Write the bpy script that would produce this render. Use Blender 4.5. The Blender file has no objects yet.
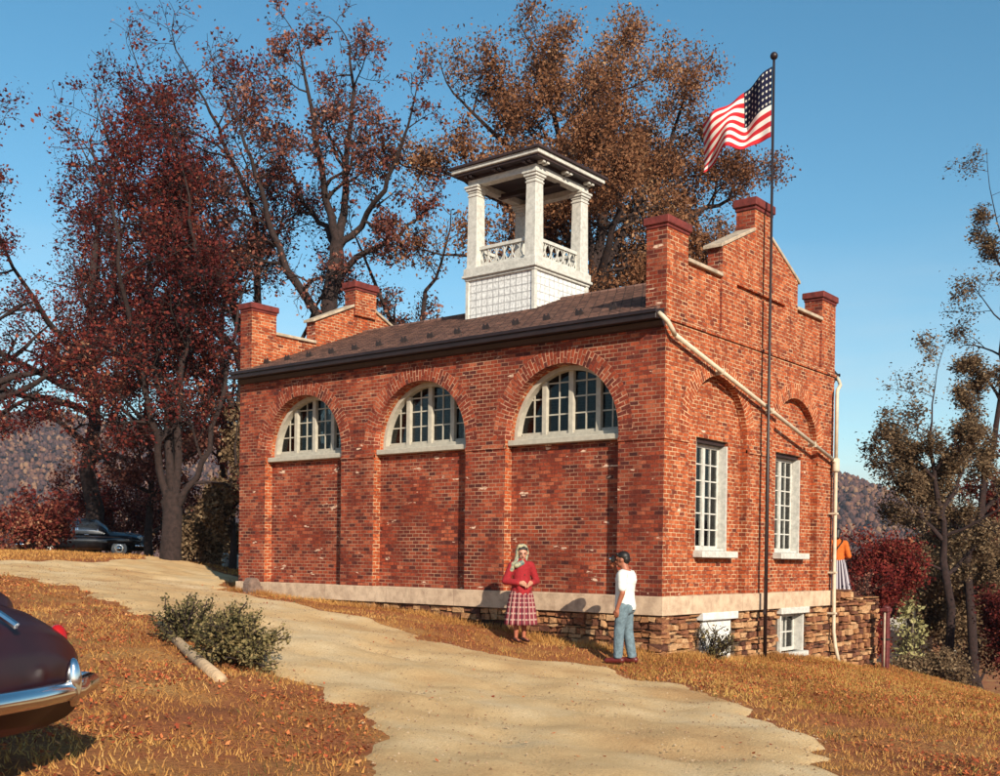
import bpy, bmesh, math, random
import numpy as np
from mathutils import Vector, Matrix, noise as mnoise
from mathutils.geometry import tessellate_polygon
PI = math.pi; R = math.radians
random.seed(7); rng = np.random.default_rng(7)
S = bpy.context.scene; COL = S.collection

# ------------------------------------------------------------------ camera
cam_d = bpy.data.cameras.new('camera'); cam = bpy.data.objects.new('camera', cam_d); COL.objects.link(cam)
_yaw, _pit, _rol = 0.6551, -0.0122, 0.0130
_F = Vector((math.cos(_pit)*math.cos(_yaw), math.cos(_pit)*math.sin(_yaw), math.sin(_pit)))
_R = Vector((math.sin(_yaw), -math.cos(_yaw), 0)); _U = _R.cross(_F)
_R2 = math.cos(_rol)*_R + math.sin(_rol)*_U; _U2 = -math.sin(_rol)*_R + math.cos(_rol)*_U
_m = Matrix((_R2, _U2, -_F)).transposed().to_4x4(); _m.translation = (-15.989, -9.802, 0.627)
cam.matrix_world = _m
cam_d.sensor_width = 36; cam_d.lens = 39.363; cam_d.shift_x = -0.047; cam_d.shift_y = 0.1839
cam_d.clip_start = 0.1; cam_d.clip_end = 8000
S.camera = cam

# ------------------------------------------------------------------ sky, sun, exposure
SUN_EL, SUN_AZ = R(25.5), R(60.5)          # light travels towards azimuth 60 deg (from +x)
W = bpy.data.worlds.new('World'); S.world = W; W.use_nodes = True
nt = W.node_tree; nt.nodes.clear()
out = nt.nodes.new('ShaderNodeOutputWorld'); bg = nt.nodes.new('ShaderNodeBackground'); bg.inputs['Strength'].default_value = 0.092
sky = nt.nodes.new('ShaderNodeTexSky'); sky.sky_type = 'NISHITA'; sky.sun_disc = False
sky.sun_elevation = SUN_EL; sky.sun_rotation = R(209.5); sky.air_density = 1.0; sky.dust_density = 0.25; sky.ozone_density = 1.4
hs = nt.nodes.new('ShaderNodeHueSaturation'); hs.inputs['Hue'].default_value = 0.484; hs.inputs['Saturation'].default_value = 1.30; hs.inputs['Value'].default_value = 1.0
nt.links.new(sky.outputs[0], hs.inputs['Color'])
tc = nt.nodes.new('ShaderNodeTexCoord'); mp = nt.nodes.new('ShaderNodeMapping'); mp.inputs['Scale'].default_value = (1.2, 1.2, 7.0)
ns = nt.nodes.new('ShaderNodeTexNoise'); ns.inputs['Scale'].default_value = 2.1; ns.inputs['Detail'].default_value = 7; ns.inputs['Roughness'].default_value = .55
cr = nt.nodes.new('ShaderNodeValToRGB'); cr.color_ramp.elements[0].position = .40; cr.color_ramp.elements[0].color = (0,0,0,1); cr.color_ramp.elements[1].position = .66; cr.color_ramp.elements[1].color = (.75,.75,.75,1)
nt.links.new(tc.outputs['Generated'], mp.inputs['Vector']); nt.links.new(mp.outputs[0], ns.inputs['Vector']); nt.links.new(ns.outputs['Fac'], cr.inputs[0])
# thin cloud only low in the sky
sx = nt.nodes.new('ShaderNodeSeparateXYZ'); nt.links.new(tc.outputs['Generated'], sx.inputs[0])
mr = nt.nodes.new('ShaderNodeMapRange'); mr.inputs[1].default_value = .30; mr.inputs[2].default_value = .0; mr.inputs[3].default_value = 0.0; mr.inputs[4].default_value = 1.0
nt.links.new(sx.outputs['Z'], mr.inputs[0])
mm = nt.nodes.new('ShaderNodeMath'); mm.operation = 'MULTIPLY'; nt.links.new(mr.outputs[0], mm.inputs[0]); nt.links.new(cr.outputs[0], mm.inputs[1])
mx = nt.nodes.new('ShaderNodeMixRGB'); mx.inputs[2].default_value = (4.9, 5.5, 5.7, 1)
nt.links.new(mm.outputs[0], mx.inputs[0]); nt.links.new(hs.outputs[0], mx.inputs[1])
nt.links.new(mx.outputs[0], bg.inputs['Color']); nt.links.new(bg.outputs[0], out.inputs['Surface'])
sun_d = bpy.data.lights.new('sun', 'SUN'); sun_d.energy = 5.0; sun_d.angle = R(.5); sun_d.color = (1, .90, .74)
sun = bpy.data.objects.new('sun', sun_d); COL.objects.link(sun)
_d = Vector((math.cos(SUN_AZ)*math.cos(SUN_EL), math.sin(SUN_AZ)*math.cos(SUN_EL), -math.sin(SUN_EL)))
sun.rotation_euler = _d.to_track_quat('-Z', 'Y').to_euler(); sun.location = (-30, -40, 30)
S.view_settings.view_transform = 'Standard'; S.view_settings.look = 'None'; S.view_settings.exposure = 0.68; S.view_settings.gamma = 1
S.view_settings.use_curve_mapping = False

# ------------------------------------------------------------------ helpers
def tag(o, label=None, cat=None, group=None, kind=None):
    if label: o['label'] = label
    if cat: o['category'] = cat
    if group: o['group'] = group
    if kind: o['kind'] = kind
    return o
def thing(name, label, cat, loc=(0,0,0), rz=0, group=None, scale=1.0):
    o = bpy.data.objects.new(name, None); COL.objects.link(o); o.location = loc; o.rotation_euler = (0,0,rz); o.scale = (scale,)*3
    o.empty_display_size = .2
    return tag(o, label, cat, group)
def link(name, me, mats, parent=None):
    o = bpy.data.objects.new(name, me); COL.objects.link(o)
    if mats is not None:
        for m in (mats if isinstance(mats, (list, tuple)) else [mats]): me.materials.append(m)
    if parent is not None: o.parent = parent
    return o
def copy_tree(o, parent=None):
    c = o.copy(); COL.objects.link(c)
    if parent is not None: c.parent = parent
    for ch in list(o.children): copy_tree(ch, c)
    return c
class MB:
    """collects shapes into one bmesh"""
    def __init__(s): s.bm = bmesh.new(); s.uv = None
    def box(s, x0, x1, y0, y1, z0, z1, M=None):
        vs = [s.bm.verts.new((x, y, z)) for z in (z0, z1) for y in (y0, y1) for x in (x0, x1)]
        if M is not None:
            for v in vs: v.co = M @ v.co
        fs = [(0,2,3,1),(4,5,7,6),(0,1,5,4),(2,6,7,3),(0,4,6,2),(1,3,7,5)]
        for f in fs: s.bm.faces.new([vs[i] for i in f])
        return vs
    def hexa(s, bot, top):
        vs = [s.bm.verts.new(p) for p in list(bot)+list(top)]; n = len(bot)
        s.bm.faces.new(vs[:n][::-1]); s.bm.faces.new(vs[n:])
        for i in range(n): s.bm.faces.new([vs[i], vs[(i+1)%n], vs[n+(i+1)%n], vs[n+i]])
    def prism(s, poly, h0, h1, M, holes=()):
        """poly in local XY (concave ok, with holes), extruded local Z h0..h1, transformed by M"""
        loops = [list(poly)] + [list(h) for h in holes]
        def area(l): return sum(l[i][0]*l[(i+1)%len(l)][1]-l[(i+1)%len(l)][0]*l[i][1] for i in range(len(l)))
        for k, l in enumerate(loops):
            a = area(l)
            if (a < 0) == (k == 0): l.reverse()
        tris = tessellate_polygon([[Vector((p[0], p[1], 0)) for p in l] for l in loops])
        flat = [p for l in loops for p in l]
        A = [s.bm.verts.new(M @ Vector((p[0], p[1], h0))) for p in flat]; B = [s.bm.verts.new(M @ Vector((p[0], p[1], h1))) for p in flat]
        for t in tris:
            a, b, c = t; P = [flat[i] for i in (a, b, c)]
            cr_ = (P[1][0]-P[0][0])*(P[2][1]-P[0][1])-(P[2][0]-P[0][0])*(P[1][1]-P[0][1])
            if abs(cr_) < 1e-10: continue
            if cr_ < 0: a, b, c = a, c, b
            try: s.bm.faces.new((B[a], B[b], B[c])); s.bm.faces.new((A[c], A[b], A[a]))
            except ValueError: pass
        i0 = 0
        for l in loops:
            n = len(l)
            for i in range(n):
                j = (i+1) % n
                try: s.bm.faces.new((A[i0+i], A[i0+j], B[i0+j], B[i0+i]))
                except ValueError: pass
            i0 += n
    def tube(s, pts, rad, n=10, cap=True):
        pts = [Vector(p) for p in pts]
        if not hasattr(rad, '__len__'): rad = [rad]*len(pts)
        rings = []; up = None
        for i, p in enumerate(pts):
            a = pts[max(i-1, 0)]; b = pts[min(i+1, len(pts)-1)]; d = (b-a).normalized()
            if up is None: up = d.orthogonal().normalized()
            up = (up - d*up.dot(d)).normalized(); sd = d.cross(up)
            rings.append([s.bm.verts.new(p + rad[i]*(math.cos(2*PI*k/n)*up + math.sin(2*PI*k/n)*sd)) for k in range(n)])
        for a, b in zip(rings, rings[1:]):
            for k in range(n): s.bm.faces.new((a[k], a[(k+1)%n], b[(k+1)%n], b[k]))
        if cap: s.bm.faces.new(rings[0][::-1]); s.bm.faces.new(rings[-1])
    def lathe(s, prof, n=24, M=Matrix()):
        rings = [[s.bm.verts.new(M @ Vector((r*math.cos(2*PI*k/n), r*math.sin(2*PI*k/n), z))) for k in range(n)] for r, z in prof]
        for a, b in zip(rings, rings[1:]):
            for k in range(n): s.bm.faces.new((a[k], a[(k+1)%n], b[(k+1)%n], b[k]))
        s.bm.faces.new(rings[0][::-1]); s.bm.faces.new(rings[-1])
    def grid(s, P):
        """P: 2D list of points"""
        V = [[s.bm.verts.new(p) for p in row] for row in P]
        for i in range(len(V)-1):
            for j in range(len(V[0])-1): s.bm.faces.new((V[i][j], V[i+1][j], V[i+1][j+1], V[i][j+1]))
        return V
    def ball(s, c, r, seg=12, ring=8, M=None):
        g = bmesh.ops.create_uvsphere(s.bm, u_segments=seg, v_segments=ring, radius=1)
        rr = r if hasattr(r, '__len__') else (r, r, r)
        for v in g['verts']:
            q = Vector((v.co.x*rr[0], v.co.y*rr[1], v.co.z*rr[2]))
            if M is not None: q = M @ q
            v.co = q + Vector(c)
    def build(s, name, mats, parent=None, bevel=0, smooth=False, by_normal=False, recalc=True, rnd=False):
        if recalc: bmesh.ops.recalc_face_normals(s.bm, faces=s.bm.faces)
        if bevel: bmesh.ops.bevel(s.bm, geom=[e for e in s.bm.edges if len(e.link_faces) == 2 and e.calc_face_angle(0) > .5], offset=bevel, segments=2 if bevel > .02 else 1, affect='EDGES', clamp_overlap=True)
        me = bpy.data.meshes.new(name); s.bm.to_mesh(me); s.bm.free()
        if by_normal:
            for p in me.polygons: p.material_index = 1 if (abs(p.normal.x) > .7 and (p.center.x < .05 or p.center.x > 7.09 or p.center.z > 4.8 or by_normal == 'all')) else 0  # darker side brick by facing; on piers, parapets and chimneys it paints shade
        if smooth:
            for p in me.polygons: p.use_smooth = True
        return link(name, me, mats, parent)
def np_mesh(name, V, F, nper, mats, parent=None, rnd=None, smooth=False):
    """V (n,3), F flat index array with nper verts per face, rnd per-face float attribute"""
    me = bpy.data.meshes.new(name); nf = len(F)//nper
    me.vertices.add(len(V)); me.vertices.foreach_set('co', np.asarray(V, np.float32).ravel())
    me.loops.add(len(F)); me.loops.foreach_set('vertex_index', np.asarray(F, np.int32))
    me.polygons.add(nf); me.polygons.foreach_set('loop_start', np.arange(0, nf*nper, nper, dtype=np.int32))
    me.update(calc_edges=True)
    if rnd is not None:
        a = me.attributes.new('rnd', 'FLOAT', 'FACE'); a.data.foreach_set('value', np.asarray(rnd, np.float32))
    if smooth: me.polygons.foreach_set('use_smooth', np.ones(nf, bool))
    return link(name, me, mats, parent)
ML = Matrix(((0,0,1,0),(1,0,0,0),(0,1,0,0),(0,0,0,1)))        # local (a,b,h) -> (x=h, y=a, z=b): plates facing x
MG = Matrix(((1,0,0,0),(0,0,1,0),(0,1,0,0),(0,0,0,1)))        # local (a,b,h) -> (x=a, y=h, z=b): plates facing y
def rect(a0, a1, b0, b1): return [(a0,b0),(a1,b0),(a1,b1),(a0,b1)]
def arc(cx, cz, r, a0, a1, n=24): return [(cx+r*math.cos(R(a0+(a1-a0)*i/n)), cz+r*math.sin(R(a0+(a1-a0)*i/n))) for i in range(n+1)]

# ------------------------------------------------------------------ materials
def newmat(name):
    m = bpy.data.materials.new(name); m.use_nodes = True; t = m.node_tree; b = t.nodes['Principled BSDF']; return m, t, b
def N(t, typ, **kw):
    n = t.nodes.new('ShaderNode'+typ)
    for k, v in kw.items():
        if k.startswith('i_'):
            n.inputs[k[2:].replace('_', ' ')].default_value = v
        else: setattr(n, k, v)
    return n
def ramp(t, stops, interp='LINEAR'):
    r = t.nodes.new('ShaderNodeValToRGB'); r.color_ramp.interpolation = interp
    e = r.color_ramp.elements
    e[0].position, e[0].color = stops[0][0], (*stops[0][1], 1); e[1].position, e[1].color = stops[-1][0], (*stops[-1][1], 1)
    for p, c in stops[1:-1]:
        q = e.new(p); q.color = (*c, 1)
    return r
def mixc(t, a, b, f, mode='MIX'):
    m = t.nodes.new('ShaderNodeMixRGB'); m.blend_type = mode
    for i, x in ((0, f), (1, a), (2, b)):
        if isinstance(x, (int, float)): m.inputs[i].default_value = x if i == 0 else (x, x, x, 1)
        elif isinstance(x, tuple): m.inputs[i].default_value = (*x, 1) if len(x) == 3 else x
        else: t.links.new(x, m.inputs[i])
    return m.outputs[0]
def bump(t, b, h, strength=.3, dist=.01):
    n = N(t, 'Bump', i_Strength=strength, i_Distance=dist); t.links.new(h, n.inputs['Height']); t.links.new(n.outputs[0], b.inputs['Normal'])
def box_uv(t):
    """object coords; (y,z) on faces facing x, (x,z) on others"""
    tcn = N(t, 'TexCoord'); g = N(t, 'NewGeometry'); s1 = N(t, 'SeparateXYZ'); s2 = N(t, 'SeparateXYZ')
    t.links.new(tcn.outputs['Object'], s1.inputs[0]); t.links.new(g.outputs['True Normal'], s2.inputs[0])
    ab = N(t, 'Math', operation='ABSOLUTE'); t.links.new(s2.outputs[0], ab.inputs[0])
    gt = N(t, 'Math', operation='GREATER_THAN'); gt.inputs[1].default_value = .6; t.links.new(ab.outputs[0], gt.inputs[0])
    mxn = N(t, 'Mix', data_type='FLOAT'); t.links.new(gt.outputs[0], mxn.inputs[0]); t.links.new(s1.outputs[0], mxn.inputs[2]); t.links.new(s1.outputs[1], mxn.inputs[3])
    c = N(t, 'CombineXYZ'); t.links.new(mxn.outputs[0], c.inputs[0]); t.links.new(s1.outputs[2], c.inputs[1])
    return c.outputs[0], tcn.outputs['Object']
def plain(name, col, rough=.6, var=.0, scale=8, spec=.4, metal=0, bmp=0, col2=None):
    m, t, b = newmat(name); b.inputs['Roughness'].default_value = rough; b.inputs['Metallic'].default_value = metal
    b.inputs['Specular IOR Level'].default_value = spec
    if not metal: col = tuple(x*.82 for x in col); col2 = tuple(x*.82 for x in col2) if col2 else None
    if var or col2:
        tcn = N(t, 'TexCoord'); n = N(t, 'TexNoise', i_Scale=scale, i_Detail=5.0, i_Roughness=.65); t.links.new(tcn.outputs['Object'], n.inputs['Vector'])
        c2 = col2 or tuple(c*(1-var) for c in col); r = ramp(t, [(.35, c2), (.62, col)]); t.links.new(n.outputs['Fac'], r.inputs[0]); t.links.new(r.outputs[0], b.inputs['Base Color'])
        if bmp: bump(t, b, n.outputs['Fac'], bmp, .02)
    else: b.inputs['Base Color'].default_value = (*col, 1)
    return m
def brick_mat(name, stops, mortar, use_uv=False, side=False, bw=.178, rh=.0735, ms=.009, wear=.5, pale=.66):
    m, t, b = newmat(name); b.inputs['Roughness'].default_value = .85; b.inputs['Specular IOR Level'].default_value = .2
    if use_uv:
        u = N(t, 'UVMap'); vec = u.outputs[0]; tcn = N(t, 'TexCoord'); obj = tcn.outputs['Object']
    else: vec, obj = box_uv(t)
    # small waviness so courses are hand laid
    wn = N(t, 'TexNoise', i_Scale=2.3, i_Detail=2.0); t.links.new(obj, wn.inputs['Vector'])
    sb = N(t, 'VectorMath', operation='SUBTRACT'); sb.inputs[1].default_value = (.5,.5,.5); t.links.new(wn.outputs['Color'], sb.inputs[0])
    sc = N(t, 'VectorMath', operation='SCALE'); sc.inputs['Scale'].default_value = .02; t.links.new(sb.outputs[0], sc.inputs[0])
    ad = N(t, 'VectorMath', operation='ADD'); t.links.new(vec, ad.inputs[0]); t.links.new(sc.outputs[0], ad.inputs[1])
    bt = N(t, 'TexBrick', offset=.5, i_Scale=1.0, i_Mortar_Size=ms, i_Mortar_Smooth=.2, i_Brick_Width=bw, i_Row_Height=rh)
    bt.inputs['Color1'].default_value = (0,0,0,1); bt.inputs['Color2'].default_value = (1,1,1,1); bt.inputs['Mortar'].default_value = (.5,.5,.5,1)
    t.links.new(ad.outputs[0], bt.inputs['Vector'])
    r = ramp(t, stops); t.links.new(bt.outputs['Color'], r.inputs[0])
    n1 = N(t, 'TexNoise', i_Scale=26.0, i_Detail=6.0, i_Roughness=.7); t.links.new(obj, n1.inputs['Vector'])
    r1 = ramp(t, [(.3, (.40,.36,.40)), (.7, (1.4,1.4,1.3))]); t.links.new(n1.outputs['Fac'], r1.inputs[0])
    c = mixc(t, r.outputs[0], r1.outputs[0], .8, 'MULTIPLY')
    n2 = N(t, 'TexNoise', i_Scale=.9, i_Detail=5.0, i_Roughness=.6); t.links.new(obj, n2.inputs['Vector'])
    r2 = ramp(t, [(.36, (.62,.60,.66)), (.60, (1.1,1.08,1.05))]); t.links.new(n2.outputs['Fac'], r2.inputs[0])
    c = mixc(t, c, r2.outputs[0], wear, 'MULTIPLY')
    # run-off streaks
    mp2 = N(t, 'Mapping'); mp2.inputs['Scale'].default_value = (3.2, 3.2, .22); t.links.new(obj, mp2.inputs[0])
    n5 = N(t, 'TexNoise', i_Scale=1.4, i_Detail=5.0, i_Roughness=.65); t.links.new(mp2.outputs[0], n5.inputs['Vector'])
    r5 = ramp(t, [(.36, (.60,.56,.58)), (.55, (1.06,1.05,1.04))]); t.links.new(n5.outputs['Fac'], r5.inputs[0])
    c = mixc(t, c, r5.outputs[0], .7, 'MULTIPLY')
    # pale limey repairs and scars
    mp_ = N(t, 'Mapping'); mp_.inputs['Scale'].default_value = (2.2, 2.2, 6.5); t.links.new(obj, mp_.inputs[0])
    n3 = N(t, 'TexNoise', i_Scale=1.3, i_Detail=3.0); t.links.new(mp_.outputs[0], n3.inputs['Vector'])
    r3 = ramp(t, [(pale, (0,0,0)), (pale+.03, (1,1,1))]); t.links.new(n3.outputs['Fac'], r3.inputs[0])
    c = mixc(t, c, (.62,.42,.30), r3.outputs[0])
    # streaky broken mortar
    n4 = N(t, 'TexNoise', i_Scale=1.1 if side else 5.0, i_Detail=5.0, i_Roughness=.65); t.links.new(obj, n4.inputs['Vector'])
    r4 = ramp(t, [(.40, tuple(x*m_ for x, m_ in zip(mortar, (.30,.14,.14)))), (.62 if side else .56, mortar)]); t.links.new(n4.outputs['Fac'], r4.inputs[0])
    c = mixc(t, c, r4.outputs[0], bt.outputs['Fac'])
    t.links.new(c, b.inputs['Base Color'])
    inv = N(t, 'Math', operation='MULTIPLY_ADD'); inv.inputs[1].default_value = -1.0; inv.inputs[2].default_value = 1.0; t.links.new(bt.outputs['Fac'], inv.inputs[0])
    a2 = N(t, 'Math', operation='MULTIPLY_ADD'); a2.inputs[1].default_value = .5; t.links.new(n1.outputs['Fac'], a2.inputs[0]); t.links.new(inv.outputs[0], a2.inputs[2])
    bump(t, b, a2.outputs[0], .9, .012)
    return m
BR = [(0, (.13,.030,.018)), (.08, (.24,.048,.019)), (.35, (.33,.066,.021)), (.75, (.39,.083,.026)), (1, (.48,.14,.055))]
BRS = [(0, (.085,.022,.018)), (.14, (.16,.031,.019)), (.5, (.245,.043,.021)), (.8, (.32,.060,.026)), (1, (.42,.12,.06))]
M = {}
M['brick'] = brick_mat('brick_gable', BR, (.52,.33,.19), pale=.72)
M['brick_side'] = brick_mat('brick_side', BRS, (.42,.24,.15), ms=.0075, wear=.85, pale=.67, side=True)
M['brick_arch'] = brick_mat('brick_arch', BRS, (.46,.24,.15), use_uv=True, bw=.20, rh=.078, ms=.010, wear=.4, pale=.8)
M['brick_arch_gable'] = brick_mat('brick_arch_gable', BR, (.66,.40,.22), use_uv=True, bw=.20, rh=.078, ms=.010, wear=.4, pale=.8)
M['cap'] = plain('painted_cap', (.20,.032,.024), .8, .5, 7, bmp=.5)
M['coping'] = plain('coping_stone', (.55,.43,.31), .9, .45, 5, bmp=.5)
M['white'] = plain('white_paint', (.68,.65,.58), .6, .30, 11, bmp=.25)
M['white_old'] = plain('weathered_white_paint', (.80,.78,.74), .7, .28, 9, bmp=.3)
M['frame'] = plain('window_paint', (.52,.47,.38), .6, .22, 9, bmp=.15)
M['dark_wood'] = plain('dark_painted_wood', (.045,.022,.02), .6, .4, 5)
M['iron'] = plain('dark_iron', (.04,.025,.022), .6, .4, 12)
M['pole'] = plain('pole_paint', (.022,.011,.011), .45, .3, 3)
M['black'] = plain('black_paint', (.012,.012,.014), .25, spec=.6)
M['chrome'] = plain('chrome', (.75,.75,.75), .12, metal=1)
M['rubber'] = plain('rubber', (.02,.02,.02), .8)
M['cream'] = plain('cream_pipe_paint', (.70,.58,.42), .5, .25, 6)
M['gutter'] = plain('gutter_paint', (.028,.014,.013), .5, .4, 4)
def glass_mat():
    m = bpy.data.materials.new('window_glass'); m.use_nodes = True; t = m.node_tree; t.nodes.clear()
    o = N(t, 'OutputMaterial'); tr = N(t, 'BsdfTransparent'); tr.inputs[0].default_value = (.42,.44,.44,1); gl = N(t, 'BsdfGlossy', i_Roughness=.03)
    gl.inputs[0].default_value = (1,1,1,1)
    fr = N(t, 'Fresnel', i_IOR=1.33); mxn = N(t, 'MixShader'); tcn = N(t, 'TexCoord'); n = N(t, 'TexNoise', i_Scale=3.0, i_Detail=1.0); t.links.new(tcn.outputs['Object'], n.inputs[0])
    bp = N(t, 'Bump', i_Strength=.12, i_Distance=.02); t.links.new(n.outputs['Fac'], bp.inputs['Height']); t.links.new(bp.outputs[0], gl.inputs['Normal'])
    t.links.new(fr.outputs[0], mxn.inputs[0]); t.links.new(tr.outputs[0], mxn.inputs[1]); t.links.new(gl.outputs[0], mxn.inputs[2]); t.links.new(mxn.outputs[0], o.inputs[0]); return m
M['glass'] = glass_mat()
def stone_mat(name, stops):
    m, t, b = newmat(name); b.inputs['Roughness'].default_value = .95; b.inputs['Specular IOR Level'].default_value = .15
    a = N(t, 'Attribute', attribute_name='rnd'); r = ramp(t, stops); t.links.new(a.outputs['Fac'], r.inputs[0])
    tcn = N(t, 'TexCoord'); n = N(t, 'TexNoise', i_Scale=14.0, i_Detail=7.0, i_Roughness=.7); mp_ = N(t, 'Mapping'); mp_.inputs['Scale'].default_value = (1,1,2.5)
    t.links.new(tcn.outputs['Object'], mp_.inputs[0]); t.links.new(mp_.outputs[0], n.inputs[0])
    r1 = ramp(t, [(.3, (.45,.4,.38)), (.68, (1.25,1.2,1.1))]); t.links.new(n.outputs['Fac'], r1.inputs[0])
    t.links.new(mixc(t, r.outputs[0], r1.outputs[0], .9, 'MULTIPLY'), b.inputs['Base Color']); bump(t, b, n.outputs['Fac'], 1.0, .03); return m
M['rubble'] = stone_mat('rubble_stone', [(0, (.09,.04,.03)), (.3, (.24,.10,.055)), (.6, (.42,.21,.10)), (1, (.54,.34,.19))])
def plinth_mat():
    m, t, b = newmat('plinth_stone'); b.inputs['Roughness'].default_value = .9; b.inputs['Specular IOR Level'].default_value = .2
    vec, obj = box_uv(t)
    bt = N(t, 'TexBrick', offset=.5, i_Scale=1.0, i_Mortar_Size=.006, i_Brick_Width=1.9, i_Row_Height=.42); bt.inputs['Color1'].default_value = (.50,.36,.25,1); bt.inputs['Color2'].default_value = (.58,.43,.30,1); bt.inputs['Mortar'].default_value = (.3,.2,.14,1)
    mp_ = N(t, 'Mapping'); mp_.inputs['Location'].default_value = (0,.36,0); t.links.new(vec, mp_.inputs[0]); t.links.new(mp_.outputs[0], bt.inputs[0])
    n = N(t, 'TexNoise', i_Scale=5.0, i_Detail=8.0, i_Roughness=.7); t.links.new(obj, n.inputs[0]); r = ramp(t, [(.32, (.55,.5,.48)), (.6, (1.1,1.1,1.08))]); t.links.new(n.outputs['Fac'], r.inputs[0])
    t.links.new(mixc(t, bt.outputs['Color'], r.outputs[0], .8, 'MULTIPLY'), b.inputs['Base Color']); bump(t, b, n.outputs['Fac'], .5, .02); return m
M['plinth'] = plinth_mat()
def leaf_mat(name, stops, trans=.35, clump=1.2):
    m = bpy.data.materials.new(name); m.use_nodes = True; t = m.node_tree; t.nodes.clear()
    o = N(t, 'OutputMaterial'); a = N(t, 'Attribute', attribute_name='rnd'); r = ramp(t, stops); t.links.new(a.outputs['Fac'], r.inputs[0])
    d = N(t, 'BsdfDiffuse'); tr = N(t, 'BsdfTranslucent'); mxn = N(t, 'MixShader'); mxn.inputs[0].default_value = trans
    t.links.new(r.outputs[0], d.inputs[0]); t.links.new(r.outputs[0], tr.inputs[0]); t.links.new(d.outputs[0], mxn.inputs[1]); t.links.new(tr.outputs[0], mxn.inputs[2]); t.links.new(mxn.outputs[0], o.inputs[0]); return m
M['leaf_maroon'] = leaf_mat('leaves_maroon', [(0,(.035,.010,.012)),(.35,(.09,.018,.018)),(.65,(.17,.035,.028)),(.85,(.27,.085,.05)),(1,(.42,.25,.15))])
M['leaf_brown'] = leaf_mat('leaves_pinkish_brown', [(0,(.07,.025,.022)),(.4,(.17,.055,.042)),(.75,(.30,.13,.09)),(1,(.46,.27,.19))])
M['leaf_orange'] = leaf_mat('leaves_orange_brown', [(0,(.075,.032,.020)),(.35,(.18,.078,.040)),(.7,(.30,.145,.075)),(1,(.46,.29,.16))])
M['leaf_red'] = leaf_mat('leaves_red', [(0,(.04,.010,.012)),(.4,(.12,.018,.018)),(.75,(.22,.038,.028)),(1,(.36,.13,.07))])
M['leaf_olive'] = leaf_mat('leaves_olive_brown', [(0,(.05,.035,.022)),(.4,(.12,.075,.045)),(.75,(.23,.15,.085)),(1,(.38,.28,.17))])
M['leaf_green'] = leaf_mat('leaves_dark_green', [(0,(.035,.035,.018)),(.5,(.10,.085,.04)),(.8,(.20,.16,.07)),(1,(.36,.26,.12))])
M['leaf_yellow'] = leaf_mat('leaves_pale_yellow', [(0,(.20,.16,.06)),(1,(.50,.46,.22))])
M['bark'] = plain('bark', (.040,.022,.019), .95, .6, 9, bmp=.9)
M['bark_red'] = plain('reddish_bark', (.035,.016,.014), .95, .6, 9, bmp=.9)
# ------------------------------------------------------------------ terrain
GP = np.array([(0,11.6,-.24),(0,9.4,-.37),(0,6.3,-.51),(0,3.1,-.76),(0,0,-1.02),(1.33,-.05,-1.14),(4.07,-.05,-1.30),(5.9,-.05,-1.42),(7.3,-.05,-1.65),
(-.81,2.43,-.868),(-.95,.13,-1.08),(-16,-9.8,-1.0),(-9,-3,-1.05),(-5,-5,-1.25),(0,-6,-1.5),(5,-6,-2.0),(9,-3,-2.3),(10,.0,-1.85),(12,-6,-3.0),(16.4,.4,-3.4),(20,.8,-3.8),(25,-8,-5),
(-6,3,-.55),(-3,8,-.2),(-3,14,.06),(3.4,16.9,.06),(6.0,20.6,.14),(3.3,19.3,.4),(6.4,27,.5),(-2,28,.55),(-10,3,-.5),(-12,8,-.05),(-12,-2,-.75),(-16,4,-.3),(-10,20,.5),(-25,0,-.6),(8,16,-.6),(14,12,-2.4),(12,22,-.6),(9.5,33.7,.42),(12.6,36,.40),(18,36,.0),(22,14,-4),(-24,20,.5),(-16,-20,-1.3),(4,-16,-2.2),(-30,-15,-1)], float)
def _U(r2): return np.where(r2 > 0, .5*r2*np.log(np.maximum(r2, 1e-12)), 0.)
def _fit(P):
    n = len(P); d = ((P[:,None,:2]-P[None,:,:2])**2).sum(-1); K = _U(d)+np.eye(n)*.02
    A = np.zeros((n+3, n+3)); A[:n,:n] = K; A[:n,n] = 1; A[:n,n+1:] = P[:,:2]; A[n,:n] = 1; A[n+1:,:n] = P[:,:2].T
    return np.linalg.solve(A, np.r_[P[:,2],0,0,0])
TW = _fit(GP)
def H(x, y):
    x = np.asarray(x, float); y = np.asarray(y, float); sh = np.broadcast(x, y).shape; x, y = np.broadcast_arrays(x, y)
    q = np.c_[x.ravel(), y.ravel()]; outz = np.zeros(len(q))
    for i in range(0, len(q), 20000):
        s = q[i:i+20000]; d = ((s[:,None]-GP[None,:,:2])**2).sum(-1); outz[i:i+20000] = _U(d)@TW[:-3]+TW[-3]+s@TW[-2:]
    r = np.hypot(q[:,0]+2, q[:,1]-6); k = np.clip((r-38)/45, 0, 1); k = k*k*(3-2*k)
    outz = np.where(k > 0, outz*(1-k) + (-9.)*k, outz)
    return outz.reshape(sh)
def Hs(x, y): return float(H(x, y))
def wob(x, y):      # small real bumps of the earth
    return (.018*np.sin(x*2.1+np.sin(y*1.3)*2)+.015*np.sin(y*2.7+np.sin(x*1.9)*1.7)+.012*np.sin(x*5.3+y*3.1)+.01*np.sin(y*6.1-x*2.2))
UP = [(-2.37,18.27),(-0.7,18.42),(0.41,18.49),(4.43,20.58),(3.2,16.0),(1.0,13.4),(-.5,11.6),(-1.0,10.6),(-2.0,8.4),(-2.35,6.6),(-2.1,5.0),(-2.75,2.35),(-2.2,1.08),(-1.75,-.07),(-2.15,-1.4),(-3.3,-3.2),(-5.2,-4.9),(-7.4,-6.6),(-9.0,-9.5),(-9.4,-14)]
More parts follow.
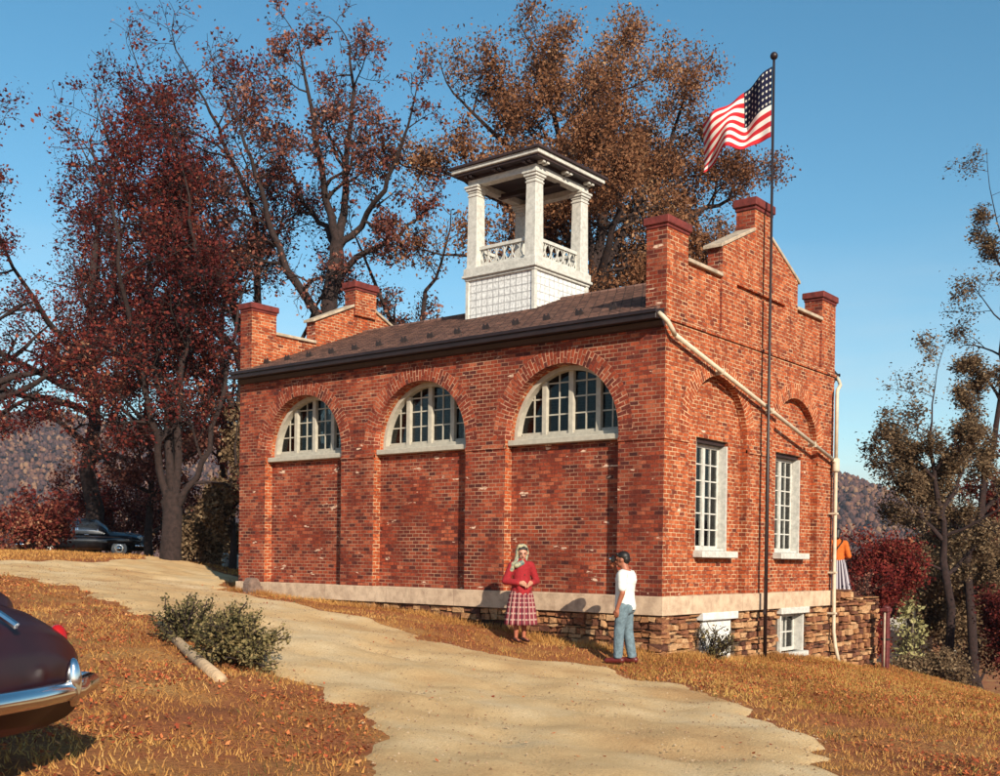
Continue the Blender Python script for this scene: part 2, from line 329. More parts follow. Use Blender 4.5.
LO = [(-14.5,-14),(-12.5,-8),(-10.6,-4.3),(-8.4,-1.4),(-7.5,.97),(-7.05,2.86),(-6.73,4.33),(-6.37,5.83),(-5.98,7.46),(-5.12,10.61),(-4.6,13.67)]
DRV = np.array(LO[::-1][::-1] + [(-9,14.5),(-16,16),(-16,19.5),(-8,18.6)] + UP, float)
def inside(x, y, P=DRV):
    c = np.zeros(np.shape(x), bool); n = len(P)
    for i in range(n):
        x0, y0 = P[i]; x1, y1 = P[(i+1) % n]
        if y0 == y1: continue
        c ^= ((y0 > y) != (y1 > y)) & (x < (x1-x0)*(y-y0)/(y1-y0)+x0)
    return c
def edge_noise(x, y): return .16*np.sin(x*1.7+1.3*np.sin(y*2.3))+.09*np.sin(y*7.3+2*np.sin(x*5.1))+.05*np.sin(x*17+y*11), .16*np.sin(y*2.1+1.1*np.sin(x*3.1))+.09*np.sin(x*6.7+2*np.sin(y*4.7))+.05*np.sin(y*19-x*13)
def on_drive(x, y):
    dx, dy = edge_noise(x, y); return inside(x+dx, y+dy)
def axis(lo, hi, st, far):
    a = list(np.arange(lo, hi+1e-6, st)); s = st; v = hi
    while v < far: s *= 1.22; v += s; a.append(v)
    s = st; v = lo
    while v > -far: s *= 1.22; v -= s; a.insert(0, v)
    return np.array(a)
ax_, ay_ = axis(-17, 14, .22, 3500), axis(-12, 24, .22, 3500)
GX, GY = np.meshgrid(ax_, ay_, indexing='ij'); near = np.clip(1-(np.hypot(GX+2, GY-4)-25)/30, 0, 1)
GZ = H(GX, GY) + wob(GX, GY)*near
_ins = on_drive(GX, GY)&on_drive(GX+.3, GY)&on_drive(GX-.3, GY)&on_drive(GX, GY+.3)&on_drive(GX, GY-.3); GZ = GZ-.12*_ins
nx_, ny_ = GX.shape; idx = np.arange(nx_*ny_).reshape(nx_, ny_)
F = np.stack([idx[:-1,:-1], idx[1:,:-1], idx[1:,1:], idx[:-1,1:]], -1).reshape(-1)
def ground_mat():
    m, t, b = newmat('dry_autumn_grass_ground'); b.inputs['Roughness'].default_value = 1; b.inputs['Specular IOR Level'].default_value = .1
    tcn = N(t, 'TexCoord'); n = N(t, 'TexNoise', i_Scale=.8, i_Detail=8.0, i_Roughness=.65); t.links.new(tcn.outputs['Object'], n.inputs[0])
    r = ramp(t, [(.3, (.20,.075,.035)), (.45, (.33,.115,.05)), (.58, (.36,.16,.06)), (.7, (.46,.26,.10))]); t.links.new(n.outputs['Fac'], r.inputs[0])
    n2 = N(t, 'TexNoise', i_Scale=22.0, i_Detail=6.0, i_Roughness=.7); t.links.new(tcn.outputs['Object'], n2.inputs[0]); r2 = ramp(t, [(.3, (.45,.4,.4)), (.65, (1.2,1.2,1.1))]); t.links.new(n2.outputs['Fac'], r2.inputs[0])
    t.links.new(mixc(t, r.outputs[0], r2.outputs[0], .8, 'MULTIPLY'), b.inputs['Base Color']); bump(t, b, n2.outputs['Fac'], .9, .05); return m
def drive_mat():
    m, t, b = newmat('sandy_gravel'); b.inputs['Roughness'].default_value = 1; b.inputs['Specular IOR Level'].default_value = .1
    tcn = N(t, 'TexCoord'); n = N(t, 'TexNoise', i_Scale=.55, i_Detail=9.0, i_Roughness=.62); t.links.new(tcn.outputs['Object'], n.inputs[0])
    r = ramp(t, [(.3, (.46,.27,.125)), (.5, (.60,.405,.21)), (.68, (.66,.50,.31))]); t.links.new(n.outputs['Fac'], r.inputs[0])
    n2 = N(t, 'TexNoise', i_Scale=40.0, i_Detail=5.0, i_Roughness=.75); t.links.new(tcn.outputs['Object'], n2.inputs[0]); r2 = ramp(t, [(.3, (.7,.66,.6)), (.6, (1.08,1.08,1.05))]); t.links.new(n2.outputs['Fac'], r2.inputs[0])
    v = N(t, 'TexVoronoi', i_Scale=28.0); t.links.new(tcn.outputs['Object'], v.inputs['Vector']); r3 = ramp(t, [(.0, (.5,.42,.35)), (.12, (1,1,1))]); t.links.new(v.outputs['Distance'], r3.inputs[0])
    c = mixc(t, r.outputs[0], r2.outputs[0], .8, 'MULTIPLY'); c = mixc(t, c, r3.outputs[0], .5, 'MULTIPLY')
    t.links.new(c, b.inputs['Base Color']); bump(t, b, n2.outputs['Fac'], .8, .03); return m
M['ground'] = ground_mat(); M['drive'] = drive_mat()
g = np_mesh('ground', np.stack([GX, GY, GZ], -1).reshape(-1, 3), F, 4, M['ground'], smooth=True); tag(g, kind='structure')
dxs, dys = np.arange(-17, 7, .12), np.arange(-12, 23, .12)
DX, DY = np.meshgrid(dxs, dys, indexing='ij'); DZ = H(DX, DY) + wob(DX, DY)*.6
dx, dy = DX.shape
# the ground sheet is piecewise linear at .22 m: keep the drive a little proud of it and sink its rim
msk = on_drive(DX, DY).astype(float)
k = msk.copy()
for _ in range(3): k = np.minimum(k, np.minimum(np.minimum(np.roll(k,1,0), np.roll(k,-1,0)), np.minimum(np.roll(k,1,1), np.roll(k,-1,1)))*.0+ (np.roll(k,1,0)+np.roll(k,-1,0)+np.roll(k,1,1)+np.roll(k,-1,1)+k)/5)
DZ = H(DX, DY) + wob(DX, DY) - .05 + .075*np.clip(k*1.3, 0, 1)
# wheel ruts along the line of the drive
_lo = np.array([(-5.3,12.5),(-5.6,8.0),(-5.9,5.2),(-5.6,2.6),(-5.5,.4),(-6.6,-2.6),(-9.0,-5.6),(-12,-10)]); 
def _dist(px_, py_, line):
    best = np.full(px_.shape, 1e9)
    for a, b in zip(line, line[1:]):
        ab = b-a; t = np.clip(((px_-a[0])*ab[0]+(py_-a[1])*ab[1])/(ab@ab), 0, 1); best = np.minimum(best, np.hypot(px_-a[0]-t*ab[0], py_-a[1]-t*ab[1]))
    return best
_dc = _dist(DX, DY, _lo); rut = np.exp(-((_dc-.75)/.16)**2); DZ = DZ-.05*rut*(.7+.3*np.sin(DX*3+DY*2))+.012*np.exp(-(_dc/.3)**2)+.006*np.sin(DX*9+DY*4)*np.sin(DY*8-DX*3)
idx = np.arange(dx*dy).reshape(dx, dy); f4 = np.stack([idx[:-1,:-1], idx[1:,:-1], idx[1:,1:], idx[:-1,1:]], -1)
keep = (np.roll(msk,1,0)+np.roll(msk,-1,0)+np.roll(msk,1,1)+np.roll(msk,-1,1)+msk) > 0
f4 = f4[keep[:-1,:-1]].reshape(-1)
d_ = np_mesh('gravel_drive', np.stack([DX, DY, DZ], -1).reshape(-1, 3), f4, 4, M['drive'], smooth=True); tag(d_, kind='structure')
# ------------------------------------------------------------------ the brick engine house
BW, BL = 7.147, 11.637; CX = BW/2; ZB = 4.75; ZS = 2.91; AR = 1.29
BAYS = [(.942+i*3.585, .942+i*3.585+2.58) for i in range(3)]
B2 = [M['brick'], M['brick_side']]
house = thing('engine_house', 'small red brick engine house with arched windows, stepped parapets and white open belfry', 'building')
def wall_outline_bays(L0, L1, bays, r, zs, top):
    P = [(L0, 0)]
    for a, b in bays:
        c = (a+b)/2; P += [(a, 0)] + [(c-r*math.cos(R(t)), zs+r*math.sin(R(t))) for t in range(0, 181, 6)] + [(b, 0)]
    return P + [(L1, 0), (L1, top), (L0, top)]
def window_hole_arch(a, b, z0, r, zs):
    c = (a+b)/2; return [(c-r, z0)] + [(c-r*math.cos(R(t)), zs+r*math.sin(R(t))) for t in range(0, 181, 6)] + [(c+r, z0)]
RD = .20        # recess depth
def side_wall(x0, sgn, windows=True):
    Mx = Matrix.Translation((x0, 0, 0)) @ Matrix.Diagonal((sgn, 1, 1, 1)) @ ML
    m = MB()
    m.prism(wall_outline_bays(.15, BL-.15, BAYS, AR, ZS, ZB-.02), 0, RD, Mx)
    m.prism(rect(.4, BL-.4, .0, ZB-.02), RD, .56, Mx, [window_hole_arch(a, b, 2.80, AR-.004, ZS) for a, b in BAYS] if windows else [])
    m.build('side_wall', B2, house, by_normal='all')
side_wall(0, 1); side_wall(BW, -1, False)
GB = [(CX-1.645-1.115, CX-1.645+1.115), (CX+1.645-1.115, CX+1.645+1.115)]
GWN = [(1.35, 2.56), (BW-2.56, BW-1.35)]
def gable_wall(y0, sgn, front=True):
    My = Matrix.Translation((0, y0, 0)) @ Matrix.Diagonal((1, sgn, 1, 1)) @ MG
    m = MB()
    m.prism(wall_outline_bays(0, BW, GB, 1.115, ZS, ZB-.02), 0, .15, My)
    holes = [rect(a, b, .80, 2.87) for a, b in GWN] if front else []
    m.prism(rect(.18, BW-.18, 0, ZB-.02), .15, .4, My, holes)
    m.build('gable_wall', B2, house, by_normal=True)
    # parapet: set back panels, proud piers, central block with sloping shoulders and a sunk slot
    m = MB()
    m.prism(rect(.66, 2.0, ZB+.04, 5.86), .05, .34, My); m.prism(rect(BW-2.0, BW-.66, ZB+.04, 5.86), .05, .34, My)
    blk = [(1.96, ZB+.04), (BW-1.96, ZB+.04), (BW-1.96, 6.43), (CX+.33, 7.02), (CX-.33, 7.02), (1.96, 6.43)]
    m.prism(blk, 0, .07, My, [rect(2.52, 4.63, 5.74, 5.84)]); m.prism([(1.97, ZB+.04)]+[(BW-1.97, ZB+.04), (BW-1.97, 6.425), (CX+.33, 7.015), (CX-.33, 7.015), (1.97, 6.425)], .07, .32, My)
    m.build('parapet', B2, house, by_normal=True)
    for a, b in ((0, .705), (BW-.705, BW)):
        m = MB(); m.prism(rect(a, b, ZB+.042, 6.36), -.004, .41, My); p = m.build('corner_pier', B2, house, by_normal=True)
        m = MB(); m.prism(rect(a-.05, b+.05, 6.36, 6.50), -.055, .46, My); m.prism(rect(a-.02, b+.02, 6.30, 6.36), -.025, .43, My); m.build('pier_cap', M['cap'], p, bevel=.015)
    m = MB(); m.prism(rect(CX-.36, CX+.36, 6.80, 7.50), -.003, .40, My); c = m.build('chimney', B2, house, by_normal=True)
    m = MB(); m.prism(rect(CX-.42, CX+.42, 7.50, 7.66), -.06, .46, My); m.prism(rect(CX-.385, CX+.385, 7.43, 7.50), -.03, .425, My); m.build('chimney_cap', M['cap'], c, bevel=.012)
    # stone copings
    for a, b in ((.705, 1.96), (BW-1.96, BW-.705)):
        m = MB(); m.prism(rect(a+.003, b-.003, 5.86, 5.93), -.03, .40, My); m.build('coping', M['coping'], house, bevel=.01)
    sl = (7.02-6.43)/(CX-.33-1.96)
    for s in (0, 1):
        P = [(1.88, 6.43-.08*sl), (CX-.362, 7.02-.03*sl), (CX-.362, 7.09-.03*sl), (1.88, 6.50-.08*sl)]
        if s: P = [(BW-x, z) for x, z in P]
        m = MB(); m.prism(P, -.03, .38, My); m.build('coping', M['coping'], house, bevel=.01)
gable_wall(0, 1); gable_wall(BL, -1, False)
# arch rings of rowlock bricks (uv laid so that the bricks fan out)
def arch_ring(c, r, zs, Mx, mat, depth, h0=-.004):
    bm = bmesh.new(); uvl = bm.loops.layers.uv.new('UVMap'); n = 48; r1 = r+.30
    pr = None
    for i in range(n+1):
        t = PI*i/n; row = [bm.verts.new(Mx @ Vector((c-rr*math.cos(t), zs+rr*math.sin(t), hh))) for rr, hh in ((r, depth), (r, h0), (r1, h0), (r1, .03))]
        if pr:
            for k in range(3):
                f = bm.faces.new((pr[0][k], row[k], row[k+1], pr[0][k+1]))
                for l, (uu, vv) in zip(f.loops, ((pr[1], k), (t, k), (t, k+1), (pr[1], k+1))):
                    l[uvl].uv = ({0: -.13, 1: 0.0, 2: .30, 3: .34}[vv], uu*(r+.1))
        pr = (row, t)
    bmesh.ops.recalc_face_normals(bm, faces=bm.faces)
    me = bpy.data.meshes.new('arch_ring'); bm.to_mesh(me); bm.free(); link('arch_ring', me, mat, house)
for a, b in BAYS:
    arch_ring((a+b)/2, AR-.003, ZS, ML, M['brick_arch'], .17)
for a, b in GB: arch_ring((a+b)/2, 1.112, ZS, MG, M['brick_arch_gable'], .14)
# string courses
for L0, L1 in [(0-.022, BAYS[0][0]), (BAYS[0][1], BAYS[1][0]), (BAYS[1][1], BAYS[2][0]), (BAYS[2][1], BL)]:
    m = MB(); m.box(-.022, .03, L0, L1, 2.70, 2.765); m.build('impost_course', B2, house, by_normal=True)
for a, b in [(-.02+.05, GB[0][0]), (GB[0][1], GB[1][0]), (GB[1][1], BW+.022)]:
    m = MB(); m.box(a, b, -.022, .03, 2.70, 2.765); m.build('impost_course', B2, house, by_normal=True)
m = MB(); m.box(-.03, BW+.03, -.035, .10, ZB-.02, ZB+.04); m.build('string_course', B2, house, by_normal=True)
m = MB(); m.box(-.03, BW+.03, BL-.1, BL+.035, ZB-.02, ZB+.04); m.build('string_course', B2, house, by_normal=True)
# plinth band and rubble foundation
m = MB()
m.box(-.05, .5, -.05, BL+.05, -.33, -.001); m.box(BW-.5, BW+.05, -.05, BL+.05, -.33, -.001); m.box(.5, BW-.5, -.05, .45, -.33, -.001); m.box(.5, BW-.5, BL-.4, BL+.05, -.33, -.001)
m.build('stone_plinth', M['plinth'], house, bevel=.008)
def stones(L0, L1, zt, zbf, Mx, skip=(), depth=.2, proud=.07, hs=(.05, .125), ws=(.12, .36), seed=1, topz=None):
    """irregular flat rubble stones; local (a, z, h)"""
    rr = random.Random(seed); bm = bmesh.new(); rows = []; z = min(zbf(L0), zbf(L1), zbf((L0+L1)/2))-.1
    while z < zt-.03:
        h = min(rr.uniform(*hs), zt-z)
        if zt-(z+h) < .035: h = zt-z
        a = L0+rr.uniform(-.3, 0)
        while a < L1:
            w = rr.uniform(*ws)*(1.1 if h < .09 else .8); a0 = max(a, L0); a1 = min(a+w, L1)
            zz = z+rr.uniform(-.012, .012)
            if topz and (a0+a1)/2 and zz+h > topz((a0+a1)/2): a += w; continue
            if a1-a0 > .05 and zz+h > zbf((a0+a1)/2)-.15 and not any(a1 > s[0] and a0 < s[1] and zz+h > s[2]+.02 and zz < s[3] for s in skip):
                g = .010; pr = rr.uniform(0, proud); jt = lambda s=.017: rr.uniform(-s, s)
                top = min(zz+h-g+.02, zt-.004)
                bx = [bm.verts.new(Mx @ Vector(p)) for p in [(a0+g+jt(), zz+g+jt(), depth), (a1-g+jt(), zz+g+jt(), depth), (a1-g+jt(), top-.02+jt(), depth), (a0+g+jt(), top-.02+jt(), depth),
                      (a0+g+jt(), zz+g+jt(), -pr+jt(.02)), (a1-g+jt(), zz+g+jt(), -pr+jt(.02)), (a1-g+jt(), top-.02+jt(), -pr+jt(.02)), (a0+g+jt(), top-.02+jt(), -pr+jt(.02))]]
                for f in ((0,1,2,3),(4,7,6,5),(0,4,5,1),(1,5,6,2),(2,6,7,3),(3,7,4,0)): bm.faces.new([bx[i] for i in f])
            a += w
        z += h
    bmesh.ops.recalc_face_normals(bm, faces=bm.faces)
    bmesh.ops.bevel(bm, geom=list(bm.edges), offset=.016, segments=1, affect='EDGES', clamp_overlap=True)
    # per stone value: connected islands
    me = bpy.data.meshes.new('stones'); 
    bm.faces.ensure_lookup_table(); vals = [0]*len(bm.faces); seen = set(); 
    for f in bm.faces:
        if f.index in seen: continue
        st = [f]; v = rr.random(); seen.add(f.index)
        while st:
            q = st.pop(); vals[q.index] = v
            for e in q.edges:
                for lf in e.link_faces:
                    if lf.index not in seen: seen.add(lf.index); st.append(lf)
    bm.to_mesh(me); bm.free(); at = me.attributes.new('rnd', 'FLOAT', 'FACE'); at.data.foreach_set('value', np.array(vals, np.float32)); return me
BWN = [(1.42, 2.50, -1.40, -.46), (4.62, 5.74, -1.25, -.45)]
sk = [(a-.05, b+.05, z0-.06, z1+.16) for a, b, z0, z1 in BWN]
link('rubble_foundation', stones(-.02, BL, -.33, lambda a: Hs(0, a), Matrix.Translation((.03, 0, 0)) @ ML, seed=3), M['rubble'], house)
for qa, qb in ((-.02, 1.9), (1.9, BW+.02)): link('rubble_foundation', stones(qa, qb, -.33, lambda a: Hs(a, 0), Matrix.Translation((0, .03, 0)) @ MG, skip=sk, seed=5), M['rubble'], house)
m = MB()
M['mortar'] = plain('dark_mortar', (.12,.075,.05), 1, .5, 12)
m.prism(rect(.04, BL-.04, -2.6, -.34), .07, .4, ML); m.prism(rect(.41, BW-.04, -2.8, -.34), .07, .4, MG, [rect(a, b, z0, z1+.0) for a, b, z0, z1 in BWN])
m.prism(rect(.04, BL-.04, -2.6, -.34), BW-.4, BW-.03, ML); m.prism(rect(.41, BW-.41, -2.8, -.34), BL-.4, BL-.03, MG)
m.build('foundation_core', M['mortar'], house)
m = MB(); m.box(.42, BW-.42, .4, BL-.4, -.06, -.01); m.build('floor', M['dark_wood'], house)
# lunette windows
def lunette(c, x, sgn, parent):
    Mx = Matrix.Translation((x, 0, 0)) @ Matrix.Diagonal((sgn, 1, 1, 1)) @ ML
    def half(r, z0): return [(c-r, z0)] + [(c-r*math.cos(R(t)), ZS+r*math.sin(R(t))) for t in range(0, 181, 6)] + [(c+r, z0)]
    m = MB(); m.prism(half(AR-.006, 2.86), .015, .215, Mx, [half(AR-.085, 2.95)])
    w = m.build('window', M['frame'], parent, bevel=.006)
    m = MB(); m.prism(rect(c-AR+.003, c+AR-.003, 2.755, 2.862), -.18, .20, Mx); m.build('sill', M['frame'], w, bevel=.012)
    m = MB()
    for k in (-1, 0, 1):
        yy = k*.62; top = ZS+math.sqrt((AR-.075)**2-yy*yy); m.prism(rect(c+yy-.055, c+yy+.055, 2.94, top), .085, .195, Mx)
    m.build('mullion', M['frame'], w, bevel=.005)
    m = MB(); r2 = AR-.08
    for lo in (-1.24, -.565, .055, .675):
        hi = lo+.51 if lo > -1 else -.675; 
        if lo == .675: hi = 1.24
        # bottom rail of each sash, one vertical bar, two or three horizontal bars
        m.prism(rect(max(lo, -r2+.0), min(hi, r2), 2.94, 3.02), .045, .10, Mx) if False else None
        a, b = max(lo, -1.165), min(hi, 1.165)
        m.prism(rect(c+a, c+b, 2.945, 3.015), .12, .18, Mx)
        mid = (lo+hi)/2 if abs(lo) < 1 and lo != .675 else (-.90 if lo < 0 else .90)
        top = ZS+math.sqrt(r2**2-mid**2); m.prism(rect(c+mid-.014, c+mid+.014, 3.01, top), .145, .175, Mx)
        for zz in (3.33, 3.64, 3.92):
            lim = r2**2-(zz-ZS)**2
            if lim <= 0: continue
            lim = math.sqrt(lim); aa, bb = max(a, -lim), min(b, lim)
            if bb-aa > .08: m.prism(rect(c+aa, c+bb, zz-.013, zz+.013), .148, .173, Mx)
    m.build('glazing_bars', M['frame'], w)
    m = MB(); m.prism(half(AR-.08, 2.95), .158, .163, Mx); m.build('pane', M['glass'], w)
for a, b in BAYS:
    lunette((a+b)/2, RD+.045, 1, house)
# tall casement windows in the gable
for a, b in GWN:
    m = MB(); m.prism(rect(a+.002, b-.002, .802, 2.79), .34, .42, MG, [rect(a+.07, b-.07, .90, 2.72)])
    m.prism(rect(a+.002, a+.03, .80, 2.79), .16, .34, MG); m.prism(rect(b-.03, b-.002, .80, 2.79), .16, .34, MG)
    w = m.build('window', M['white'], house, bevel=.004)
    m = MB(); m.prism(rect(a+.002, b-.002, 2.792, 2.868), .22, .42, MG); m.build('head_shade_strip', M['dark_wood'], w)  # dark strip painting the lintel's shade at the window head
    m = MB(); m.prism(rect(a-.06, b+.08, .68, .80), -.05, .34, MG); m.prism(rect(a+.035, b-.035, .80, .85), .20, .30, MG); m.build('sill', M['white'], w, bevel=.01)
    m = MB(); c = (a+b)/2; m.prism(rect(c-.045, c+.045, .90, 2.72), .33, .40, MG)
    for q in (a+.07, c+.045):
        wq = (b-a)/2-.115; m.prism(rect(q+wq/2-.012, q+wq/2+.012, .90, 2.72), .35, .385, MG)
        for k in range(1, 6): zz = .90+1.82*k/6; m.prism(rect(q, q+wq, zz-.012, zz+.012), .352, .383, MG)
    m.build('glazing_bars', M['white'], w)
    m = MB(); m.prism(rect(a+.07, b-.07, .90, 2.72), .364, .370, MG); m.build('pane', M['glass'], w)
# basement openings: a boarded one and a four light one
a, b, z0, z1 = BWN[0]
m = MB(); m.prism(rect(a, b-.02, -1.42, z1), .0, .10, MG); w = m.build('boarded_opening', M['white_old'], house, bevel=.006)
m = MB(); m.prism(rect(a-.12, b+.14, z1, z1+.14), -.08, .10, MG); m.build('lintel', M['white_old'], w, bevel=.01)
m = MB(); m.prism(rect(a+.02, b-.05, -1.0, -.96), -.02, .0, MG); m.prism(rect(a+.02, b-.05, -1.24, -1.21), -.02, .0, MG); m.build('batten', M['white_old'], w, bevel=.003)
a, b, z0, z1 = BWN[1]
m = MB(); m.prism(rect(a+.002, b-.002, z0, z1), .20, .30, MG, [rect(a+.08, b-.08, z0+.08, z1-.08)]); m.prism(rect(b-.05, b, z0, z1), .0, .2, MG); m.prism(rect(a, a+.05, z0, z1), .0, .2, MG)
w = m.build('basement_window', M['white'], house, bevel=.005)
m = MB(); m.prism(rect(a-.1, b+.12, z1, z1+.13), -.08, .2, MG); m.build('lintel', M['white'], w, bevel=.01)
m = MB(); m.prism(rect(a-.06, b+.08, z0-.11, z0), -.09, .25, MG); m.build('sill', M['white'], w, bevel=.01)
m = MB(); c = (a+b)/2
for q in (-.17, .0, .17): m.prism(rect(c+q-.014, c+q+.014, z0+.08, z1-.08), .22, .26, MG)
m.prism(rect(a+.08, b-.08, (z0+z1)/2-.014, (z0+z1)/2+.014), .222, .258, MG); m.build('glazing_bars', M['white'], w)
m = MB(); m.prism(rect(a+.08, b-.08, z0+.08, z1-.08), .236, .242, MG); m.build('pane', M['glass'], w)
# roof
def roof_mat():
    m, t, b = newmat('dark_shingles'); b.inputs['Roughness'].default_value = .75
    u = N(t, 'TexCoord'); s = N(t, 'SeparateXYZ'); c = N(t, 'CombineXYZ'); t.links.new(u.outputs['Object'], s.inputs[0]); t.links.new(s.outputs[1], c.inputs[0]); t.links.new(s.outputs[0], c.inputs[1])
    bt = N(t, 'TexBrick', offset=.5, i_Scale=1.0, i_Mortar_Size=.010, i_Brick_Width=.22, i_Row_Height=.17); bt.inputs['Color1'].default_value = (.11,.055,.042,1); bt.inputs['Color2'].default_value = (.24,.125,.090,1); bt.inputs['Mortar'].default_value = (.03,.02,.018,1)
    t.links.new(c.outputs[0], bt.inputs[0]); n = N(t, 'TexNoise', i_Scale=9.0, i_Detail=6.0); t.links.new(u.outputs['Object'], n.inputs[0]); r = ramp(t, [(.3, (.5,.5,.5)), (.7, (1.3,1.25,1.2))]); t.links.new(n.outputs['Fac'], r.inputs[0])
    t.links.new(mixc(t, bt.outputs['Color'], r.outputs[0], .8, 'MULTIPLY'), b.inputs['Base Color']); bump(t, b, bt.outputs['Fac'], -.8, .02); return m
M['roof'] = roof_mat()
EX, EZ, RZ = -.27, 4.86, 6.42
for s in (0, 1):
    rows = 22; m = MB()
    # courses of shingles as real overlapping steps
    for i in range(rows):
        t0, t1 = i/rows, (i+1)/rows; x0 = EX+(CX-EX)*t0; x1 = EX+(CX-EX)*t1; za = EZ+(RZ-EZ)*t0; zb_ = EZ+(RZ-EZ)*t1
        P = [(x0-.02, za+.012), (x1+.0, zb_+.002), (x1, zb_-.05), (x0, za-.03)]
        if s: P = [(BW-x, z) for x, z in P]
        m.prism(P, .31 if i > 1 else .12, BL-.31 if i > 1 else BL-.12, MG)
    rf = m.build('roof', M['roof'], house)
    m = MB(); xs = -.0
    for k in range(15):
        yy = .55+k*.752; x = .30 if not s else BW-.30; z = EZ+(RZ-EZ)*(.30-EX)/(CX-EX)+.01
        g0 = MB()
        g0.prism([(-.07, 0), (.07, 0), (.085, .06), (.05, .13), (.02, .09), (-.02, .09), (-.05, .13), (-.085, .06)], -.012, .012, Matrix.Translation((x, yy, z)) @ ML)
        g0.box(x-.02, x+.14, yy-.02, yy+.02, z-.004, z+.07)
        sg = g0.build('snow_guard', M['iron'], rf)
    # boxed eave, dark gutter and frieze
    X = (lambda x: x) if not s else (lambda x: BW-x)
    m = MB(); m.prism([(X(-.30), 4.70), (X(-.30), 4.81), (X(-.24), 4.85), (X(-.02), 4.92), (X(.0), 4.72)], .02, BL-.02, MG); m.build('boxed_eave', M['gutter'], house, bevel=.006)
    m = MB(); m.prism([(X(-.005), 4.60), (X(-.075), 4.62), (X(-.12), 4.70), (X(-.005), 4.70)], .015, BL-.015, MG); m.build('frieze', M['dark_wood'], house, bevel=.004)
    m = MB(); m.prism([(X(-.33), 4.855), (X(-.335), 4.80), (X(-.31), 4.79), (X(-.295), 4.855)], .0, BL, MG); m.build('gutter', M['cap'] if 0 else M['gutter'], house)
m = MB(); m.tube([(CX, .32, RZ), (CX, BL-.32, RZ)], .05, 8); m.build('ridge', M['roof'], house)
# downspouts on the gable
m = MB(); r_ = .041
m.tube([(-.20, .02, 4.80), (-.19, -.05, 4.74), (-.13, -.11, 4.66), (-.02, -.13, 4.55), (.10, -.12, 4.46)], r_, 10)
m.tube([(.08, -.12, 4.475), (3.5, -.12, 3.67), (6.86, -.12, 2.88)], r_, 10)
m.tube([(6.84, -.12, 2.885), (6.97, -.13, 2.83), (7.0, -.13, 2.72), (7.0, -.13, .5), (7.0, -.14, -.9), (7.02, -.18, -1.25), (7.05, -.26, -1.62)], r_, 10)
m.lathe([(.075, 0), (.08, .03), (.075, .28), (.05, .30)], 12, Matrix.Translation((7.0, -.13, 2.62)))
dp = m.build('downspout', M['cream'], house, smooth=True)
m = MB(); m.tube([(BW+.24, .05, 4.78), (BW+.20, -.02, 4.68), (BW+.10, -.10, 4.56), (7.0+.02, -.13, 4.42), (7.0, -.13, 4.30), (7.0, -.13, 2.85)], .04, 10)
m.build('downspout', M['cream'], house, smooth=True)
for t in (.25, .55, .85):
    m = MB(); x = .08+t*6.78; z = 4.475-1.595*t; m.box(x-.02, x+.02, -.17, .01, z-.055, z+.055); m.build('pipe_strap', M['cream'], dp)
for z in (1.7, .4, -.5):
    m = MB(); m.box(6.94, 7.06, -.185, .01, z-.02, z+.02); m.build('pipe_strap', M['cream'], dp)

# ------------------------------------------------------------------ belfry (a part of the house)
def tin_mat():
    m, t, b = newmat('white_pressed_tiles'); b.inputs['Roughness'].default_value = .6
    vec, obj = box_uv(t); v = N(t, 'TexBrick', offset=.0, i_Scale=1.0, i_Mortar_Size=.022, i_Mortar_Smooth=.9, i_Brick_Width=.165, i_Row_Height=.165)
    v.inputs['Color1'].default_value = (.74,.73,.71,1); v.inputs['Color2'].default_value = (.66,.65,.63,1); v.inputs['Mortar'].default_value = (.36,.35,.34,1); t.links.new(vec, v.inputs[0])
    n = N(t, 'TexNoise', i_Scale=18.0, i_Detail=4.0); t.links.new(obj, n.inputs[0]); r = ramp(t, [(.35, (.6,.6,.6)), (.6, (1.08,1.08,1.06))]); t.links.new(n.outputs['Fac'], r.inputs[0])
    t.links.new(mixc(t, v.outputs['Color'], r.outputs[0], .7, 'MULTIPLY'), b.inputs['Base Color']); bump(t, b, v.outputs['Fac'], -1, .03); return m
M['tin'] = tin_mat()
YC, HA = 5.896, 1.0
T = lambda z=0: Matrix.Translation((CX, YC, z))
m = MB(); m.box(CX-HA+.03, CX+HA-.03, YC-HA+.03, YC+HA-.03, 5.7, 6.93); bel = m.build('belfry', M['tin'], house)
for sx_ in (-1, 1):
    for sy_ in (-1, 1): m = MB(); m.box(*sorted((CX+sx_*HA, CX+sx_*(HA-.09))), *sorted((YC+sy_*HA, YC+sy_*(HA-.09))), 5.75, 6.90); m.build('corner_board', M['white'], bel, bevel=.004)
def slab(m, o, z0, z1): m.box(CX-HA-o, CX+HA+o, YC-HA-o, YC+HA+o, z0, z1)
m = MB(); slab(m, .02, 6.88, 6.94); slab(m, .07, 6.94, 7.0); slab(m, .04, 7.0, 7.16); m.build('belfry_deck', M['white'], bel, bevel=.01)
PW = .15
